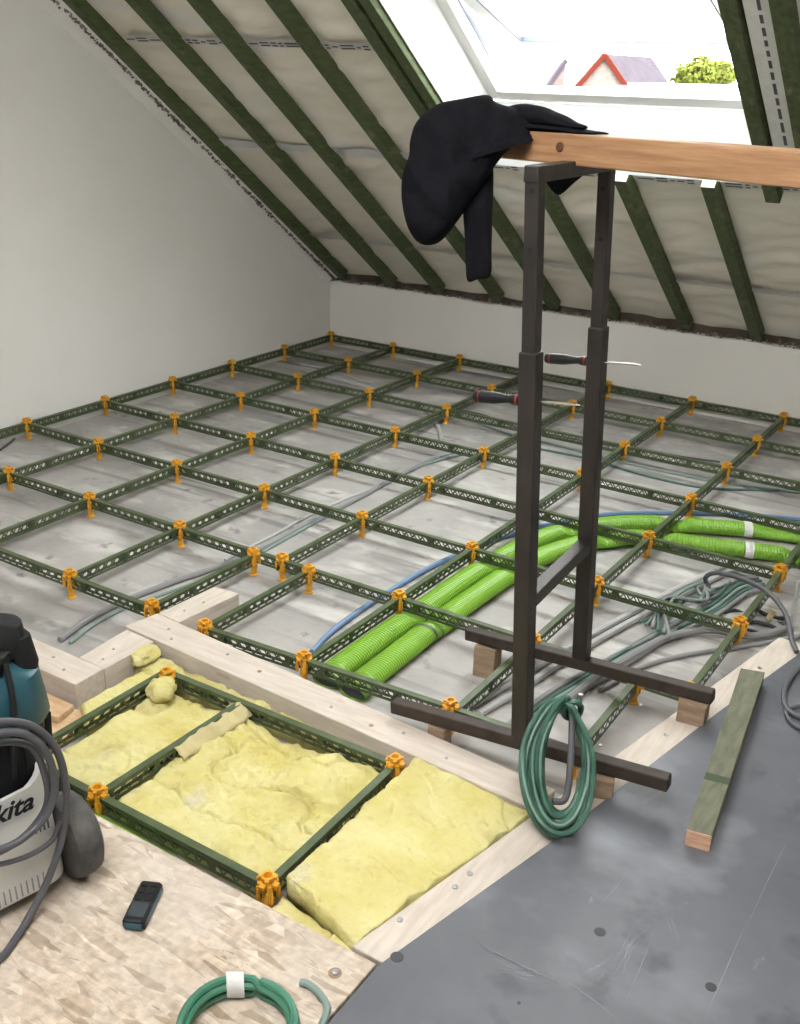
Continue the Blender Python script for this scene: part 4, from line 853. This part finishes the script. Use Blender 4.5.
# ------------------------------------------------------------------ laser distance meter
mc = [onz(u, 0.15) for u in ((142, 882), (165, 885), (145, 929), (123, 922))]
my = ((mc[0] + mc[1]) / 2 - (mc[2] + mc[3]) / 2); ang = math.atan2(my.y, my.x); cen = (mc[0] + mc[1] + mc[2] + mc[3]) / 4
LM = thing('distance_meter', 'small black and teal laser distance meter lying on the strand board', 'tool', (cen.x - .012, cen.y + .008, 0.1232)); LM.rotation_euler.z = ang
m = MB(); L_ = 0.118
def rr_ring(x, wd, z0, z1): return [Vector((x, y, z)) for (y, z) in ((-wd, z0 + .004), (-wd + .004, z0), (wd - .004, z0), (wd, z0 + .004), (wd, z1 - .005), (wd - .006, z1), (-wd + .006, z1), (-wd, z1 - .005))]
m.loft([rr_ring(-L_ / 2, .020, .003, .022), rr_ring(-L_ / 2 + .004, .0235, 0, .025), rr_ring(-.015, .0235, 0, .026), rr_ring(0, .022, 0, .025), rr_ring(.015, .0235, 0, .026), rr_ring(L_ / 2 - .004, .0235, 0, .024), rr_ring(L_ / 2, .020, .003, .021)]); m.build('body', M_BLACKP, LM, bevel=.001)
m = MB(); m.box((-L_ / 2 - .001, 0, .0125), (.004, .036, .014)); m.build('end_cap', M_VTEAL, LM, bevel=.001)
m = MB(); m.box((-.028, 0, .0262), (.040, .034, .0012)); m.build('screen', mat('dark screen', (.05, .06, .07), .2), LM, bevel=.0005)
for sx in (0, .02, .04):
    for sy in (-.011, .011):
        m = MB(); m.box((sx + .005, sy, .0262), (.013, .014, .002)); m.build('key', M_BLACKR, LM, bevel=.0006)
for sy in (-1, 1):
    m = MB(); m.box((.0, sy * .0235, .012), (.09, .0015, .012)); m.build('side_grip', M_VTEAL, LM)

# ------------------------------------------------------------------ vacuum cleaner at the left edge
VB = Vector((2.692, -4.553, 0.1235)); e1 = Vector((-0.21, -0.977, 0)).normalized(); e2 = Vector((-0.977, 0.21, 0)).normalized(); Z = Vector((0, 0, 1))
V = thing('vacuum_cleaner', 'pale grey and black workshop vacuum cleaner with teal band at left edge', 'vacuum', VB + e1 * .2 + e2 * .2)
VI = Matrix.Translation(-V.location)
def vp(a, b, z): return VB + e1 * a + e2 * b + Z * z
def rrect(a0, a1, b0, b1, z, rad, n=6, dz=None):
    out = []
    for (ca, cb, st_) in ((a1 - rad, b1 - rad, 0), (a0 + rad, b1 - rad, 90), (a0 + rad, b0 + rad, 180), (a1 - rad, b0 + rad, 270)):
        for i in range(n + 1):
            t = math.radians(st_ + 90 * i / n); a = ca + rad * math.cos(t); b = cb + rad * math.sin(t); out.append(vp(a, b, z + (dz(a, b) if dz else 0)))
    return out
def vpart(m, name, mt, parent=None, smooth=True, bevel=0, label=None):
    o = m.build(name, mt, parent or V, smooth=smooth, bevel=bevel, label=label)
    if not parent: o.matrix_parent_inverse = VI
    return o
rise = lambda a, b: 0.055 * max(0, 1 - a / .10)
m = MB(); m.loft([rrect(.0, .44, .0, .36, .035, .05), rrect(.0, .44, .0, .36, .05, .05), rrect(.006, .43, .008, .35, .16, .05), rrect(.010, .42, .02, .34, .250, .05, dz=rise), rrect(.022, .41, .032, .33, .250, .045, dz=rise), rrect(.03, .41, .032, .33, .20, .045)]); tank = vpart(m, 'tank', M_VGREY)
m = MB(); m.loft([rrect(.02, .412, .045, .332, .20, .045), rrect(-.02, .40, .06, .32, .30, .05), rrect(-.026, .39, .07, .31, .40, .05)]); vpart(m, 'motor_housing', M_BLACKP)
m = MB(); m.loft([rrect(-.03, .41, .055, .33, .375, .06), rrect(-.038, .42, .045, .335, .39, .07), rrect(-.030, .41, .055, .325, .485, .075), rrect(.02, .39, .08, .30, .52, .07)]); vpart(m, 'teal_band', M_VTEAL)
m = MB()
for q in range(9):
    a_ = .04 + q * .03; m.bar(vp(a_, .060, .29), vp(a_, .066, .375), .012, .008, up=e1)
for q in range(6):
    b_ = .09 + q * .035; m.bar(vp(-.022, b_, .29), vp(-.026, b_, .375), .012, .008, up=e2)
vpart(m, 'vent_ribs', M_BLACKR)
m = MB(); m.loft([rrect(.03, .39, .06, .31, .495, .07), rrect(.02, .40, .06, .315, .545, .07), rrect(.06, .37, .09, .29, .57, .06)]); vpart(m, 'lid', M_BLACKP)
m = MB(); m.loft([rrect(.0, .12, .09, .17, .52, .03), rrect(-.012, .13, .085, .175, .545, .035), rrect(-.008, .13, .09, .17, .585, .035), rrect(.02, .12, .10, .16, .60, .03)]); vpart(m, 'carry_handle', M_BLACKR)
m = MB(); m.loft([rrect(-.018, .03, .085, .15, .465, .018), rrect(-.024, .03, .08, .15, .50, .02), rrect(-.014, .03, .085, .15, .56, .018)]); vpart(m, 'latch', M_BLACKR)
m = MB(); m.tube(bez([vp(.055, .07, .53), vp(.06, .045, .46), vp(.07, .04, .38), vp(.085, .03, .30)], 6), .006, 10); vpart(m, 'hose_strap', M_BLACKR)
m = MB(); m.lathe([(0.03, 0), (0.03, .02), (.02, .02), (.018, .005), (0, .005)], 20, vp(.22, .048, .28), Matrix((e1, Z, -e2)).transposed()); vpart(m, 'hose_port', M_BLACKP)
wc = vp(-.030, .045, .092); Rw = Matrix((e2, Z, e1)).transposed()
m = MB(); m.lathe([(.0, -.034), (.055, -.034), (.075, -.032), (.088, -.024), (.092, -.01), (.092, .014), (.086, .028), (.07, .034), (0, .034)], 32, wc, Rw); wh = vpart(m, 'rear_wheel', M_WHEEL)
m = MB(); m.lathe([(.0, -.040), (.03, -.040), (.034, -.033), (.0, -.033)], 20, wc, Rw); vpart(m, 'hub_cap', M_BLACKP)
wc2 = vp(.452, .085, .092); m = MB(); m.lathe([(.0, -.034), (.07, -.034), (.086, -.028), (.092, -.01), (.092, .014), (.086, .028), (.07, .034), (0, .034)], 32, wc2, Rw); vpart(m, 'rear_wheel', M_WHEEL)
m = MB(); m.loft([rrect(.04, .40, .05, .32, .02, .04), rrect(.02, .42, .03, .34, .05, .04)]); vpart(m, 'chassis', M_BLACKP)
for a_ in (.08, .36):
    m = MB(); m.lathe([(0, -.012), (.022, -.012), (.022, .012), (0, .012)], 16, vp(a_, .31, .0225), Rw); vpart(m, 'castor', M_BLACKR)
m = MB()
for q in range(14): m.bar(vp(.05 + q * .012, -.001, .042), vp(.05 + q * .012, .0035, .075), .003, .003, up=e1)
vpart(m, 'skirt_ribs', M_CGREY, smooth=False)
m = MB()
for q in range(4): m.bar(vp(.035 + q * .009, .0095, .165), vp(.035 + q * .009, .012, .195), .003, .003, up=e1)
vpart(m, 'side_slots', M_CGREYD, smooth=False)
fc = bpy.data.curves.new('maker_lettering', 'FONT'); fc.body = 'makita'; fc.size = 0.056; fc.shear = 0.35; fc.extrude = 0.0006; fc.offset = 0.0012; fc.space_character = 1.02; fc.align_x = 'RIGHT'
tmp = bpy.data.objects.new('tmp_text', fc); COL.objects.link(tmp); bpy.context.view_layer.update()
me = bpy.data.meshes.new_from_object(tmp.evaluated_get(bpy.context.evaluated_depsgraph_get())); bpy.data.objects.remove(tmp)
me.materials.clear(); me.materials.append(M_BLACKP); lt = bpy.data.objects.new('maker_lettering', me); COL.objects.link(lt); lt.parent = V
tl = (-e1); tn = -e2; tu = Z; pos = onp((33, 808), VB + e2 * .006, e2)
lt.matrix_parent_inverse = VI; lt.matrix_basis = Matrix(((tl.x, tu.x, tn.x, pos.x), (tl.y, tu.y, tn.y, pos.y), (tl.z, tu.z, tn.z, pos.z), (0, 0, 0, 1)))
# suction hose looped round the vacuum
hp = VB - e2 * 0.022
def onface(us, off=0.0): return [onp(u, hp - e2 * off, e2) if len(u) == 2 else onz(u[:2], u[2]) for u in us]
VH = thing('vacuum_hose', 'grey suction hose looped over the front of the vacuum cleaner', 'hose', onface([(20, 935)])[0])
def hose(us, off, r=0.0078):
    m = MB(); pts = bez(onface(us, off), 14); m.tube(pts, r, 10); o = m.build('hose_run', mat('grey suction hose', (0.075, 0.075, 0.088), 0.5), VH, smooth=True); o.matrix_parent_inverse = Matrix.Translation(-VH.location)
hose([(-60, 745), (-30, 728), (0, 722), (26, 724), (46, 736), (60, 758), (66, 790), (65, 822), (58, 852), (46, 884, .19), (30, 915, .145), (16, 938, .132), (-4, 962, .132), (-60, 1000, .132)], 0.004)
hose([(-60, 765), (-20, 740), (10, 732), (32, 738), (48, 756), (55, 785), (48, 812), (30, 833), (5, 848), (-40, 860)], 0.012)
hose([(-50, 775), (-15, 748), (14, 742), (34, 750), (44, 772), (48, 795), (42, 815), (22, 838), (-5, 854), (-50, 868)], -0.004, 0.007)
hose([(60, 822), (52, 840), (34, 853), (10, 862), (-30, 870)], 0.002, 0.0055)
